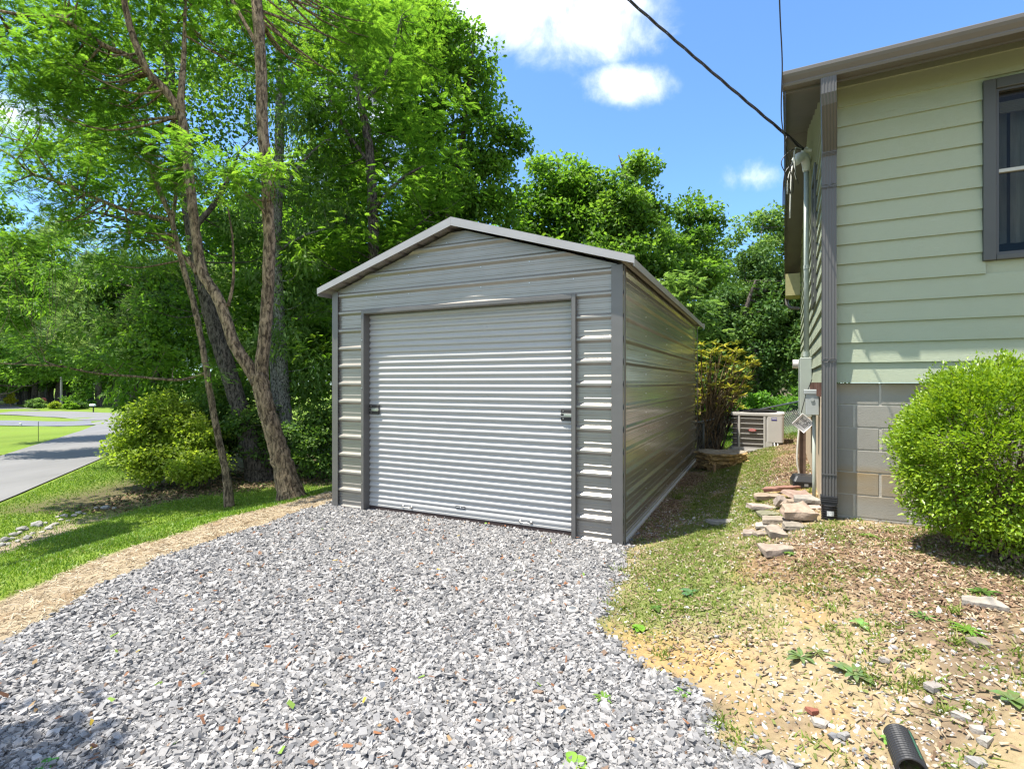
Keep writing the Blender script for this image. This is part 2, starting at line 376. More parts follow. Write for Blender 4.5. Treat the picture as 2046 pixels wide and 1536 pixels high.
mb.box(DX1 + .037, -.0945, -.033, -.0285, -.02, .02); mb.build('base_strip', galv, shed); mb = MB(); mb.box(-SW + .07, DX0 - .001, -.033, -.0285, -.02, .02); mb.build('base_strip', galv, shed)
# door frame: jambs stand proud of the panel and return inwards to the curtain
for nm, x0, x1, xr0, xr1 in (('door_jamb', DX0, DX0 + .040, DX0 + .0402, DX0 + .0442), ('door_jamb', DX1 - .005, DX1 + .036, DX1 - .0095, DX1 - .0055)):
    mb = MB(); mb.box(x0, x1, -.058, .0, -.03, DZ + .042); mb.box(xr0, xr1, -.057, .12, -.03, DZ); mb.build(nm, trimm, shed, bevel=.003)
mb = MB(); mb.box(DX0 + .0405, DX1 - .0055, -.058, .0, DZ, DZ + .042); mb.box(DX0 + .045, DX1 - .0105, -.0575, .12, DZ - .005, DZ - .0005); mb.build('door_header', trimm, shed, bevel=.003)
mb = MB(); mb.tube([(0, 0, 0)] * 1 + [(0, 0, .004)], .008, 6)
smb = MB(); smb.tube([(0, 0, 0), (0, -.006, 0)], .0055, 6); screw0 = []
def screw(x, y, z, ax='y'):
    if not screw0: o = smb.build('screw', galv, shed); screw0.append(o)
    else: o = screw0[0].copy(); C.objects.link(o)
    o.location = (x, y, z); o.rotation_euler = (0, 0, 0 if ax == 'y' else R(90))
for k in range(3, 14):
    z = .2286 * k - .05
    for x in (-.5, -1.0, -1.6, -2.1, -2.6, -3.1):
        if z > DZ + .06 and z < roof_under(x) - .09: 
            if abs(x + 2.1) > .3: screw(x, -.001, z)
for i in range(9):
    x = -SW + .12 + i * .20; screw(x, -.001, roof_under(x) - .10)
for k in range(12):
    for y in (1.2, 2.7, 4.2, 5.7): screw(.001, y, .2286 * k + .115, 'x')
for z in (.35, .95, 1.55, 2.15): screw(DX0 + .02, -.059, z)
# curtain
door = MB(); prof = []; nper = 32; pz0, pz1 = .145, DZ + .02; per = (pz1 - pz0) / nper
for k in range(nper):
    for t, d in ((0, .0), (.05, .005), (.12, .010), (.28, .013), (.42, .012), (.52, .008), (.60, .001), (.72, -.005), (.90, -.007), (.97, -.005)):
        prof.append((.062 - d, pz0 + (k + t) * per))
    if k % 6 == 5: prof += [(.066, pz0 + (k + .985) * per)]
prof.append((.062, pz1))
door.strip(prof, 'x', DX0 + .045, DX1 - .0105)
dr = door.build('roller_door', doorm, shed)
mb = MB(); mb.prism([(.045, .055), (.045, .075), (.052, .078), (.052, .100), (.045, .104), (.045, .118), (.056, .1445), (.075, .1445), (.075, .055)], 'x', DX0 + .046, DX1 - .0115)
mb.build('bottom_bar', doorm, dr)
mb = MB(); mb.box(DX0 + .046, DX1 - .0115, .05, .07, .0, .0545); mb.build('bottom_seal', pmat('rubber_seal', (.045, .028, .024), .7), dr)
chrome = pmat('chrome', (.55, .53, .5), .35, 1.0); latchd = pmat('latch_black', (.03, .026, .025), .6)
for xl, sgn in ((DX0 + .060, 1), (DX1 - .155, -1)):
    la = MB(); la.box(xl - .005, xl + .148, .036, .052, 1.215, 1.335, None); lo = la.build('slide_latch', latchd, dr, bevel=.006)
    b = MB()
    b.box(xl - .004, xl + .144, .027, .0355, 1.285, 1.293); b.box(xl - .004, xl + .144, .027, .0355, 1.254, 1.262)
    b.box(xl + .035, xl + .15, .020, .0355, 1.264, 1.283)
    b.tube([(xl + .025, .036, 1.315), (xl + .025, .028, 1.315)], .006, 8); b.tube([(xl + .025, .036, 1.236), (xl + .025, .028, 1.236)], .006, 8)
    b.build('latch_bolt', chrome, lo, bevel=.002)
for xh in (-2.66, -1.065):
    h = MB(); h.tube([(xh - .065, .045, .094), (xh - .065, .022, .094), (xh - .04, .014, .090), (xh + .04, .014, .090), (xh + .065, .022, .094), (xh + .065, .045, .094)], .0055, 8)
    h.tube([(xh - .065, .046, .094), (xh - .065, .0405, .094)], .017, 10); h.tube([(xh + .065, .046, .094), (xh + .065, .0405, .094)], .017, 10)
    h.build('door_handle', chrome, dr, smooth=True)
lb = MB(); lb.box(-1.965, -1.835, .045, .0502, .150, .178); lo = lb.build('door_label', pmat('label_black', (.01, .01, .012), .4), dr)
wt = pmat('label_white', (.8, .8, .8), .5); lb = MB(); lb.box(-1.906, -1.892, .0440, .0447, .157, .172)
for i in range(6): lb.box(-1.957 + i * .008, -1.952 + i * .008, .0440, .0447, .160, .168); lb.box(-1.885 + i * .007, -1.8805 + i * .007, .0440, .0447, .160, .168)
lb.build('label_lettering', wt, lo)
mb = MB(); mb.box(-SW + .05, -.05, .16, .18, 0, 2.6); mb.build('dark_interior_sheet', dark, shed)  # black sheet behind the roller door, standing in for the dark interior
# roof: ribbed sheets with the ribs along the length, rake and eave trims
OV, EO = .165, .155
for sg in (1, -1):
    run = (SW / 2 + .01 + EO) if sg > 0 else SW / 2 - .01 + EO
    pr = []
    for u, d in panel_prof(0.0, run, .1): pr.append((xm + sg * u, 3.43 - .316 * u + d))
    mb = MB(); mb.strip(pr, 'y', -OV + .012, SL + OV - .012); o = mb.build('roof_panel', roofm, shed)
    md = o.modifiers.new('s', 'SOLIDIFY'); md.thickness = .004; md.offset = -1
    # rake trims front and back
    for y0, y1 in ((-OV, -OV + .010), (SL + OV - .010, SL + OV)):
        mb = MB(); x1 = xm + sg * (run + .012); zt, zb = 3.478, 3.388
        za, zc = zt - .316 * (run + .012), zb + .02 - .316 * (run + .012)
        xa = xm + sg * .0008
        for y in (y0, y1):
            pass
        P = [(xa, zb), (x1, zc), (x1, za), (xa, zt)]
        mb.prism(P, 'y', y0, y1)
        zz = .006 if sg > 0 else .006
        mb.prism([(xa, zt + .0005), (x1, za + .0005), (x1, za + .006), (xa, zt + .006)], 'y', min(y0, y1) if y0 < 0 else y0 - .06, (y1 + .06) if y0 < 0 else y1)
        mb.build('rake_trim', roofm, shed)
    xe = xm + sg * (run + .002)
    mb = MB(); z = 3.43 - .316 * run
    mb.box(min(xe, xe + sg * .008), max(xe, xe + sg * .008), -OV + .0105, SL + OV - .0105, z - .050, z + .024); mb.build('eave_trim', roofm, shed)
mb = MB(); mb.prism([(xm - .16, 3.403), (xm, 3.454), (xm + .16, 3.403), (xm + .16, 3.409), (xm, 3.460), (xm - .16, 3.409)], 'y', -OV + .07, SL + OV - .07); o = mb.build('ridge_cap', roofm, shed); o.location.z = .016
# ---------------------------------------------------------------- the house
house = thing('house', 'sage green lap-sided house on a grey block foundation, dark grey trim', 'house', HOUSE, HOUSE_RZ)
def siding_mat():
    m = bpy.data.materials.new('sage_siding'); m.use_nodes = True; nt = m.node_tree; b = nt.nodes['Principled BSDF']
    b.inputs['Roughness'].default_value = .62; b.inputs['Specular IOR Level'].default_value = .35
    tc = N(nt, 'ShaderNodeTexCoord'); mp = N(nt, 'ShaderNodeMapping'); mp.inputs['Scale'].default_value = (1.0, 1.0, 16); L(nt, tc.outputs['Object'], mp.inputs[0])
    n = N(nt, 'ShaderNodeTexNoise', i_Scale=5.0, i_Detail=8.0, i_Roughness=.62, i_Distortion=1.4); L(nt, mp.outputs[0], n.inputs['Vector'])
    n2 = N(nt, 'ShaderNodeTexNoise', i_Scale=.8, i_Detail=4.0); L(nt, tc.outputs['Object'], n2.inputs['Vector'])
    wv = N(nt, 'ShaderNodeMath', operation='SINE'); L(nt, MA(nt, 'MULTIPLY', n.outputs[0], 60.0), wv.inputs[0])
    c = MIXC(nt, n2.outputs[0], (.345, .385, .275), (.385, .42, .31))
    c = MIXC(nt, MA(nt, 'MULTIPLY', MA(nt, 'ADD', wv.outputs[0], 1), .05), c, (.18, .22, .15))
    L(nt, c, b.inputs['Base Color'])
    bp = N(nt, 'ShaderNodeBump', i_Strength=.42, i_Distance=.0035); L(nt, wv.outputs[0], bp.inputs['Height']); L(nt, bp.outputs[0], b.inputs['Normal'])
    return m
sid = siding_mat(); htrim = pmat('house_trim', (.078, .073, .068), .55, var=.08, vscale=4, bump=.15, bscale=40, stretch=(4, 4, .3))
gutm = pmat('gutter_brown', (.118, .106, .092), .42, var=.05, vscale=2)
soff = pmat('soffit_paint', (.13, .12, .10), .7, var=.08, vscale=3)
EXP, LAP = .1765, .020                                # lap exposure and how far each lower edge stands out
SB = 1.617                                            # lower edge of the siding
def laps(z0, z1):
    z = z0
    while z < z1: yield z, min(z + EXP, z1), 1 - (min(z + EXP, z1) - z) / EXP; z += EXP
LH = 8.3; HR = LH / 2
WX0, WX1, WZ0, WZ1 = 1.085, 2.35, 2.60, 4.055         # front window, outside of its casing
HX = 6.0
mb = MB()
for z, zt, _ in laps(SB, 4.33):
    segs = [(.0, HX)]
    if zt > WZ0 + .01 and z < WZ1 - .01: segs = [(.0, WX0 + .02), (WX1 - .02, HX)]
    for a, c in segs:
        mb.face((a, -LAP - .006, z), (c, -LAP - .006, z), (c, -.006, zt), (a, -.006, zt))
        mb.face((a, 0, z), (c, 0, z), (c, -LAP - .006, z), (a, -LAP - .006, z))
for a, c, e, f in ((.0, WX0 + .03, SB, 4.45), (WX1 - .03, HX, SB, 4.45), (WX0 + .03, WX1 - .03, SB, WZ0 + .03), (WX0 + .03, WX1 - .03, WZ1 - .03, 4.45)): mb.face((a, -.0005, e), (c, -.0005, e), (c, -.0005, f), (a, -.0005, f))
mb.build('front_siding', sid, house)
def gable(y): return 4.36 + .33 * (HR - abs(y - HR))
mb = MB()
for z, zt, _ in laps(SB, 5.7):
    def ex(zz): h = max(0.0, (zz - 4.36) / .33); return h, LH - h
    (a, c), (a2, c2) = ex(z), ex(zt)
    if c <= a: break
    mb.face((-LAP - .006, c, z), (-LAP - .006, a, z), (-.006, a2, zt), (-.006, c2, zt))
    mb.face((-.0005, c, z), (-.0005, a, z), (-LAP - .006, a, z), (-LAP - .006, c, z))
mb.build('side_siding', sid, house)
# foundation
def block_mat():
    m = bpy.data.materials.new('concrete_block'); m.use_nodes = True; nt = m.node_tree; b = nt.nodes['Principled BSDF']; b.inputs['Roughness'].default_value = .92
    tc = N(nt, 'ShaderNodeTexCoord')
    n = N(nt, 'ShaderNodeTexNoise', i_Scale=3.0, i_Detail=6.0); L(nt, tc.outputs['Object'], n.inputs['Vector'])
    v = N(nt, 'ShaderNodeTexNoise', i_Scale=130.0, i_Detail=5.0, i_Roughness=.8); L(nt, tc.outputs['Object'], v.inputs['Vector'])
    c = MIXC(nt, n.outputs[0], (.29, .272, .235), (.42, .395, .345)); c = MIXC(nt, MA(nt, 'MULTIPLY', v.outputs[0], .55), c, (.16, .155, .145))
    sz = N(nt, 'ShaderNodeSeparateXYZ'); L(nt, tc.outputs['Object'], sz.inputs[0])
    st = N(nt, 'ShaderNodeTexNoise', i_Scale=2.2, i_Detail=5.0); L(nt, tc.outputs['Object'], st.inputs['Vector'])
    def band(z, wd): return MA(nt, 'SUBTRACT', 1.0, MA(nt, 'DIVIDE', MA(nt, 'ABSOLUTE', MA(nt, 'SUBTRACT', sz.outputs[2], z)), wd), clamp=True)
    k = MA(nt, 'MULTIPLY', MA(nt, 'ADD', band(.80, .09), MA(nt, 'ADD', MA(nt, 'MULTIPLY', band(.68, .16), .8), MA(nt, 'MULTIPLY', band(1.58, .09), .7))), MA(nt, 'MULTIPLY', st.outputs[0], 1.5), clamp=True)
    c = MIXC(nt, MA(nt, 'MULTIPLY', k, .85), c, (.33, .225, .10))
    L(nt, c, b.inputs['Base Color'])
    bp = N(nt, 'ShaderNodeBump', i_Strength=.7, i_Distance=.006); L(nt, v.outputs[0], bp.inputs['Height']); L(nt, bp.outputs[0], b.inputs['Normal'])
    return m
blk = block_mat(); mort = pmat('mortar', (.42, .39, .34), .95, var=.12, vscale=20, bump=.4, bscale=90)
mb = MB(); CO = .2005
for k in range(8):
    zt = SB - .005 - k * CO; x = -.19 * (k % 2) + .015
    while x < 3.6:
        a, c = max(x, .02), x + .39
        if c > a + .02: mb.box(a, c - .010, .012, .10, zt - CO + .010, zt)
        x += .40
mb.build('block_foundation', blk, house, bevel=.004)
mb = MB(); mb.box(.0205, 3.6, .0165, .11, 0.0, SB - .012); mb.build('foundation_mortar', mort, house)
oldw = pmat('weathered_wood', (.27, .20, .165), .9, col2=(.40, .33, .28), vscale=9, stretch=(6, 6, .6), bump=.6, bscale=60)
tanw = pmat('tan_plywood', (.50, .41, .29), .85, var=.2, vscale=3, stretch=(3, 3, .5), bump=.3, bscale=30)
mb = MB(); mb.box(-.035, .018, .02, .14, .05, 1.50); mb.build('corner_post', oldw, house, bevel=.004)
mb = MB(); mb.box(-.018, .012, .141, LH, -.1, 1.47); mb.build('side_foundation_board', tanw, house)
mb = MB(); mb.box(-.014, .011, .02, LH, 1.5005, SB + .02)
for y in np.arange(.2, LH, .4): mb.box(-.05, -.0145, y, y + .05, 1.48, SB - .002)
mb.build('rim_board', pmat('stained_wood', (.12, .06, .045), .85, var=.3, vscale=8, stretch=(1, 6, 1)), house)
# corner boards and frieze
mb = MB(); mb.box(-.030, -.0235, -.030, .075, SB, 4.40); mb.build('corner_board', htrim, house)
mb = MB(); mb.box(-.030, .07, -.0365, -.0305, SB, 4.40); mb.build('corner_board', htrim, house)
mb = MB(); mb.box(.0705, HX, -.034, -.008, 4.325, 4.46); mb.build('frieze_board', htrim, house)
# roof, soffits, gutters
ro = MB(); ez = 4.275; x0, x1 = -.352, HX + .3
pr = [(-.42, ez - .03), (HR, ez - .03 + .33 * (HR + .42)), (LH + .42, ez - .03), (LH + .42, ez + .09), (HR, ez + .11 + .33 * (HR + .42)), (-.42, ez + .03)]
ro.prism(pr, 'x', x0 + .022, x1); ro.build('roof', pmat('shingles', (.10, .095, .09), .9, var=.35, vscale=14, bump=.6, bscale=40, stretch=(1, 3, 3)), house)
mb = MB(); mb.prism([(-.43, ez - .16), (HR, ez - .16 + .33 * (HR + .42)), (LH + .43, ez - .16), (LH + .43, ez + .045), (HR, ez + .06 + .33 * (HR + .42)), (-.43, ez + .03)], 'x', x0, x0 + .020)
mb.build('rake_fascia', htrim, house)
mb = MB(); mb.prism([(-.405, ez - .10), (HR, ez - .10 + .33 * (HR + .405)), (LH + .405, ez - .10), (LH + .405, ez - .085), (HR, ez - .085 + .33 * (HR + .405)), (-.405, ez - .085)], 'x', x0 + .0205, -.0005)
mb.build('rake_soffit', soff, house)
mb = MB(); mb.prism([(-.405, ez - .12), (-.0005, 4.40), (-.0005, 4.415), (-.405, ez - .105)], 'x', .0, x1); mb.build('eave_soffit', soff, house)
mb = MB(); mb.box(x0 + .0205, x1, -.4190, -.4055, ez - .145, ez + .02); mb.build('eave_fascia', gutm, house)
def gutter(y, s, xa, xb, nm='gutter'):
    P = [(0, 0), (.085, 0), (.092, .018), (.088, .030), (.112, .062), (.122, .085), (.122, .112), (.116, .118), (.108, .118), (.108, .110), (.004, .105), (0, .118)]
    g = MB(); g.prism([(y - s * p, ez - .128 + q) for p, q in (P if s > 0 else P[::-1])], 'x', xa, xb)
    g.box(xa - .004, xa - .0005, min(y - s * .001, y - s * .121), max(y - s * .001, y - s * .121), ez - .127, ez - .012); return g.build(nm, gutm, house)
gutter(-.4195, 1, x0 - .0, x1)
gutter(LH + .4305, -1, x0, x1)
# front downspout: outlet under the gutter, offset back to the wall, straight drop, black adapter and corrugated pipe
dsx = .014
def spout(path, wx, wy, rib=True):
    m = MB(); 
    def ring(c, t):
        t = Vector(t).normalized(); fwd = Vector((0, 1, 0)) - t * t.y if abs(t.y) < .95 else Vector((0, 0, 1)); fwd.normalize(); sdv = t.cross(fwd)
        pts = []
        nr = 5
        for k in range(nr * 4):
            u = -1 + 2 * k / (nr * 4 - 1); dep = .10 * wy if (k % 4 in (1, 2)) and rib else 0; pts.append((u * wx, -wy + dep))
        pts += [(wx, wy), (-wx, wy)]
        return [tuple(Vector(c) + sdv * -a + fwd * bq for a, bq in pts)]
    rings = []
    for i, c in enumerate(path):
        t = Vector(path[min(i + 1, len(path) - 1)]) - Vector(path[max(0, i - 1)]); rings.append(ring(c, t)[0])
    n = len(rings[0]); m.v = [p for r_ in rings for p in r_]
    for i in range(len(rings) - 1):
        for k in range(n): m.f.append((i * n + k, i * n + (k + 1) % n, (i + 1) * n + (k + 1) % n, (i + 1) * n + k))
    return m
dmat = pmat('downspout_grey', (.09, .086, .082), .42, var=.05, vscale=2)
spout([(dsx - .03, -.475, 4.145), (dsx - .03, -.475, 4.02), (dsx - .025, -.45, 3.96), (dsx, -.13, 3.70), (dsx, -.085, 3.64), (dsx, -.078, 3.5), (dsx, -.078, .60)], .056, .038).build('downspout', dmat, house)
mb = MB()
for k in range(7): mb.box(dsx - .058, dsx + .058, -.150 + k * .0095, -.1485 + k * .0095, 3.655 - k * .008, 3.662 - k * .008, None)
mb.build('elbow_crimps', dmat, house)
for z in (3.36, 1.81, .79):
    mb = MB(); mb.box(dsx - .0585, dsx + .0585, -.1195, -.075, z, z + .012)
    if z > 1:
        for s in (-1, 1):
            pts = [(dsx + s * (.028 + .024 * math.cos(a)), -.121, z + .006 + .018 * math.sin(a)) for a in np.linspace(.4, 5.9, 12)]; mb.tube(pts, .0028, 5)
    mb.build('downspout_strap', dmat, house)
blackp = pmat('black_plastic', (.018, .018, .02), .38)
ad = MB(); ad.box(dsx - .064, dsx + .064, -.125, -.03, .545, .605); ad.box(dsx - .061, dsx + .061, -.122, -.033, .52, .5449)
for k in range(3): ad.box(dsx - .067, dsx + .067, -.128, -.027, .553 + k * .018, .560 + k * .018)
ad.build('pipe_adapter', blackp, house, bevel=.003)
prf = []; z = .525; k = 0
while z > .22:
    prf += [(.054, z), (.064, z - .004), (.064, z - .012), (.054, z - .016)]; z -= .021
cp = MB(); cp.lathe([(r, z - .0) for r, z in prf][::-1], 20, (dsx + .002, -.078, 0), Matrix.Shear('XY', 3, (.0, .0)) if False else None); co = cp.build('corrugated_pipe', blackp, house)
mb = MB()
for a0 in np.linspace(-1.9, -1.05, 9)[:-1]:
    a1 = a0 + .1065; c_ = (dsx + .002, -.078)
    mb.face((c_[0] + .0655 * math.cos(a0), c_[1] + .0655 * math.sin(a0), .43), (c_[0] + .0655 * math.cos(a1), c_[1] + .0655 * math.sin(a1), .435), (c_[0] + .0655 * math.cos(a1), c_[1] + .0655 * math.sin(a1), .475), (c_[0] + .0655 * math.cos(a0), c_[1] + .0655 * math.sin(a0), .478))
mb.build('paper_sticker', pmat('sticker', (.75, .75, .73), .6, col2=(.3, .3, .3), vscale=60), co)
# rear downspout elbow and boxed cornice end
mb = MB(); mb.box(-.33, -.03, LH - .25, LH + .40, 3.62, 4.12); mb.build('cornice_return', pmat('cornice_yellow_light', (.36, .33, .15), .6, var=.1), house)  # the yellow light on this boxed end is put into its colour
mb = MB(); mb.tube([(-.30, LH + .35, 3.64), (-.30, LH + .34, 3.50), (-.22, LH + .28, 3.40), (-.06, LH + .12, 3.36)], .04, 8); mb.build('rear_elbow', gutm, house, smooth=True)
# windows
glass = bpy.data.materials.new('window_glass'); glass.use_nodes = True
nt = glass.node_tree; b = nt.nodes['Principled BSDF']; b.inputs['Base Color'].default_value = (.9, .92, .93, 1); b.inputs['Roughness'].default_value = .03; b.inputs['IOR'].default_value = 1.25
tr = N(nt, 'ShaderNodeBsdfTransparent'); tr.inputs[0].default_value = (.6, .61, .59, 1); gl = N(nt, 'ShaderNodeBsdfGlossy'); gl.inputs['Roughness'].default_value = .04
fr = N(nt, 'ShaderNodeFresnel', i_IOR=1.28); mx = N(nt, 'ShaderNodeMixShader'); L(nt, fr.outputs[0], mx.inputs[0]); L(nt, tr.outputs[0], mx.inputs[1]); L(nt, gl.outputs[0], mx.inputs[2])
L(nt, mx.outputs[0], nt.nodes['Material Output'].inputs['Surface'])
wtrim = pmat('window_trim', (.062, .064, .059), .5, var=.06, vscale=4); sash = pmat('pale_sash', (.42, .42, .38), .5); vinyl = pmat('window_dark', (.06, .06, .058), .45)
def window(ax, a0, a1, z0, z1, parent):
    """ax 'x': in the front wall between x a0..a1; 'y': in the side wall"""
    def bx(m, a, c, d0, d1, e, f):
        if ax == 'x': m.box(a, c, -d1, -d0, e, f)
        else: m.box(-d1, -d0, a, c, e, f)
    cw = .082
    fr = MB(); bx(fr, a0, a0 + cw, -.01, .042, z0, z1); bx(fr, a1 - cw, a1, -.01, .042, z0, z1); bx(fr, a0 + cw + .0005, a1 - cw - .0005, -.01, .042, z1 - cw, z1); bx(fr, a0 + cw + .0005, a1 - cw - .0005, -.01, .042, z0, z0 + cw * .55)
    w_ = fr.build('window', wtrim, parent, bevel=.006)
    i0, i1, j0, j1 = a0 + cw + .001, a1 - cw - .001, z0 + cw * .55 + .001, z1 - cw - .001
    s = MB(); t = .018; bx(s, i0, i0 + t, -.03, .022, j0, j1); bx(s, i1 - t, i1, -.03, .022, j0, j1); bx(s, i0 + t, i1 - t, -.03, .0215, j1 - t, j1); bx(s, i0 + t, i1 - t, -.03, .0215, j0, j0 + t); s.build('frame', vinyl, w_)
    mz = (z0 + z1) / 2 - .025
    s = MB(); bx(s, i0 + t + .001, i1 - t - .001, -.028, .014, mz, mz + .027); s.build('sash', sash, w_)
    s = MB(); bx(s, i0 + t + .0005, i1 - t - .0005, -.020, -.016, j0 + t + .0005, mz - .0005); bx(s, i0 + t + .0005, i1 - t - .0005, -.020, -.016, mz + .0275, j1 - t - .0005); s.build('glass', glass, w_)
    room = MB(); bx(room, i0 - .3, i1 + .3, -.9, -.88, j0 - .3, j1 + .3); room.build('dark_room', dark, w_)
    return w_, i0 + t, i1 - t, j0 + t, j1 - t
w_, i0, i1, j0, j1 = window('x', WX0, WX1, WZ0, WZ1, house)
cur = MB(); pts = []
for k in range(60):
    x = i0 + .008 + k * .022; pts.append((x, .16 + .022 * math.sin(k * 1.05) + .012 * math.sin(k * .43)))
for (a, b_), (c, d) in zip(pts[:-1], pts[1:]):
    if a > i1: break
    if .075 < a - i0 < .10: continue
    cur.face((a, b_, j0 + .10), (c, d, j0 + .10), (c, d, j1 - .03), (a, b_, j1 - .03))
cur.build('curtain', pmat('sheer_curtain', (.50, .51, .48), .9, var=.25, vscale=6, stretch=(3, 3, .4)), w_, smooth=True)
bl = MB()
for k in range(7): bl.box(i0 + .02, i1 - .02, .045, .075, j1 - .075 - k * .013, j1 - .066 - k * .013)
bl.build('blind', pmat('blind_cream', (.62, .58, .48), .7), w_)
window('y', 1.30, 2.05, 2.53, 4.12, house)
# ---------------------------------------------------------------- loose ground cover: gravel, chips, grass
def inview(x, y, m=1.03): return (np.abs(x) < m * y + .15) & (y > 1.9)
def scatter(n, x0, x1, y0, y1, wfun, seed):
    r = np.random.default_rng(seed); x = r.uniform(x0, x1, n); y = r.uniform(y0, y1, n); k = inview(x, y)
    x, y = x[k], y[k]; wv = wfun(x, y); k = r.random(len(x)) < wv
    return x[k], y[k]
ICO = np.array([(0, .526, .851), (0, -.526, .851), (0, .526, -.851), (0, -.526, -.851), (.526, .851, 0), (-.526, .851, 0), (.526, -.851, 0), (-.526, -.851, 0), (.851, 0, .526), (.851, 0, -.526), (-.851, 0, .526), (-.851, 0, -.526)])
def _icof():
    f = []; d = lambda a, b: np.linalg.norm(ICO[a] - ICO[b]) < 1.2
    for a in range(12):
        for b in range(a + 1, 12):
            for c in range(b + 1, 12):
                if d(a, b) and d(b, c) and d(a, c):
                    n = np.cross(ICO[b] - ICO[a], ICO[c] - ICO[a]); f.append((a, b, c) if n @ ICO[a] > 0 else (a, c, b))
    return np.array(f)
ICF = _icof()
CUB = np.array([(x, y, z) for z in (-1, 1) for y in (-1, 1) for x in (-1, 1)], float) * .8
CUF = np.array([(0, 2, 3, 1), (4, 5, 7, 6), (0, 1, 5, 4), (2, 6, 7, 3), (0, 4, 6, 2), (1, 3, 7, 5)]); CUF = np.concatenate([CUF[:, [0, 1, 2]], CUF[:, [0, 2, 3]]])
def stones(name, x, y, size, col, mat, r, lift=.25, flat=(.35, .75), tilt=.5, shard=False):
    n = len(x); SV, SF = (CUB, CUF) if shard else (ICO, ICF); nv = len(SV)
    if shard: flat = (.28, .62); V = np.repeat(SV[None], n, 0) * r.uniform(.40, 1.18, (n, nv, 3)) * size[:, None, None]
    else: V = np.repeat(SV[None], n, 0) * r.uniform(.62, 1.12, (n, nv, 1)) * size[:, None, None]
    V *= np.stack([r.uniform(.8, 1.45, n), r.uniform(.6, 1.0, n), r.uniform(*flat, n)], 1)[:, None, :]
    a, t = r.uniform(0, 6.283, n), r.normal(0, tilt, n); ca, sa, ct, st = np.cos(a)[:, None], np.sin(a)[:, None], np.cos(t)[:, None], np.sin(t)[:, None]
    px, pz = V[..., 0] * ct - V[..., 2] * st, V[..., 0] * st + V[..., 2] * ct; py = V[..., 1]
    z = ground(x, y) + lift * size * r.uniform(-.3, 1.6, n)
    V = np.stack([px * ca - py * sa + x[:, None], px * sa + py * ca + y[:, None], pz + z[:, None]], -1).reshape(-1, 3)
    Fc = (SF[None] + nv * np.arange(n)[:, None, None]).reshape(-1, 3)
    return npmesh(name, V, Fc, mat, attrs={'col': np.repeat(col, nv, 0)})
def palette(n, cols, wts, r, jit=.18):
    c = np.array(cols)[r.choice(len(cols), n, p=np.array(wts) / np.sum(wts))]; return np.clip(c * r.uniform(1 - jit, 1 + jit, (n, 1)), 0, 1)
r = np.random.default_rng(5)
stm = attrmat('gravel_stone', .8, var=.16, vscale=90, bump=.3, bscale=220, spec=.35, bdist=.003)
def gw(x, y): return zones(x, y)[0]
x, y = scatter(260000, -3.7, 1.9, 1.9, 7.3, gw, 1)
size = r.lognormal(math.log(.0115), .40, len(x)).clip(.004, .028)
col = palette(len(x), [(.255, .245, .236), (.195, .19, .187), (.325, .312, .30), (.13, .129, .13), (.40, .385, .37), (.17, .115, .08)], [30, 30, 18, 18, 4, 1.0], r)
tag(stones('gravel', x, y, size, col, stm, r, shard=True), 'loose grey crushed stone covering the parking pad', 'gravel', kind='stuff')
x, y = scatter(9000, -.2, 2.6, 1.9, 6.5, lambda x, y: np.exp(-np.abs(x - np.interp(y, *XR) - .05) / .16) * .8 + .0 * x, 2)   # stones kicked over the edge
x2, y2 = scatter(26000, .4, 4.5, 1.9, 8, lambda x, y: zones(x, y)[2] * (.10 + .5 * ss(.52, .68, fbm(x, y, 1.2, 3, 91)) + .5 * np.exp(-((x - 2.0) ** 2 + (y - 2.3) ** 2) / .8)), 3)
xs, ys = np.concatenate([x, x2]), np.concatenate([y, y2]); size = r.lognormal(math.log(.0085), .45, len(xs)).clip(.004, .03)
col = np.concatenate([palette(len(x), [(.2, .2, .205), (.15, .15, .155), (.28, .28, .28)], [4, 3, 2], r), palette(len(x2), [(.42, .39, .35), (.36, .30, .23), (.31, .29, .28), (.25, .17, .11), (.50, .48, .45)], [5, 4, 3, 2, 3], r)])
tag(stones('pebbles', xs, ys, size, col, stm, r, .15), 'small pale pebbles strewn over the bare dirt yard', 'pebbles', kind='stuff')
def chips(name, x, y, ln, wd, col, mat, r, tilt=.35, lift=.006):
    n = len(x); a = r.uniform(0, 6.283, n); t = r.normal(0, tilt, n); b = r.normal(0, tilt, n)
    u = np.stack([np.cos(a) * np.cos(t), np.sin(a) * np.cos(t), np.sin(t)], 1); v = np.stack([-np.sin(a) * np.cos(b), np.cos(a) * np.cos(b), np.sin(b)], 1)
    p = np.stack([x, y, ground(x, y) + lift * r.uniform(.3, 2.2, n)], 1); u = u * ln[:, None] / 2; v = v * wd[:, None] / 2
    k = r.uniform(.3, 1, (n, 1))
    V = np.stack([p - u - v * k, p + u - v, p + u * .9 + v, p - u * .9 + v * k], 1); V[:, 2:, 2] += (ln * .04)[:, None]
    return npmesh(name, V.reshape(-1, 3), np.arange(4 * n).reshape(n, 4), mat, attrs={'col': np.repeat(col, 4, 0)})
chm = attrmat('chip', .85, var=.1, vscale=40, bump=0, spec=.2)
x, y = scatter(34000, -5, -2, 2.2, 10.5, lambda x, y: zones(x, y)[1], 4); n = len(x)
tag(chips('straw', x, y, r.uniform(.02, .09, n), r.uniform(.003, .007, n), palette(n, [(.38, .31, .21), (.32, .25, .155), (.44, .38, .28), (.19, .14, .09)], [5, 4, 3, 2], r), chm, r, .25), 'dry straw and pine litter on the bank beside the gravel', 'straw', kind='stuff')
x, y = scatter(170000, .4, 6.5, 1.9, 12.5, lambda x, y: zones(x, y)[3] * .95, 6); n = len(x)
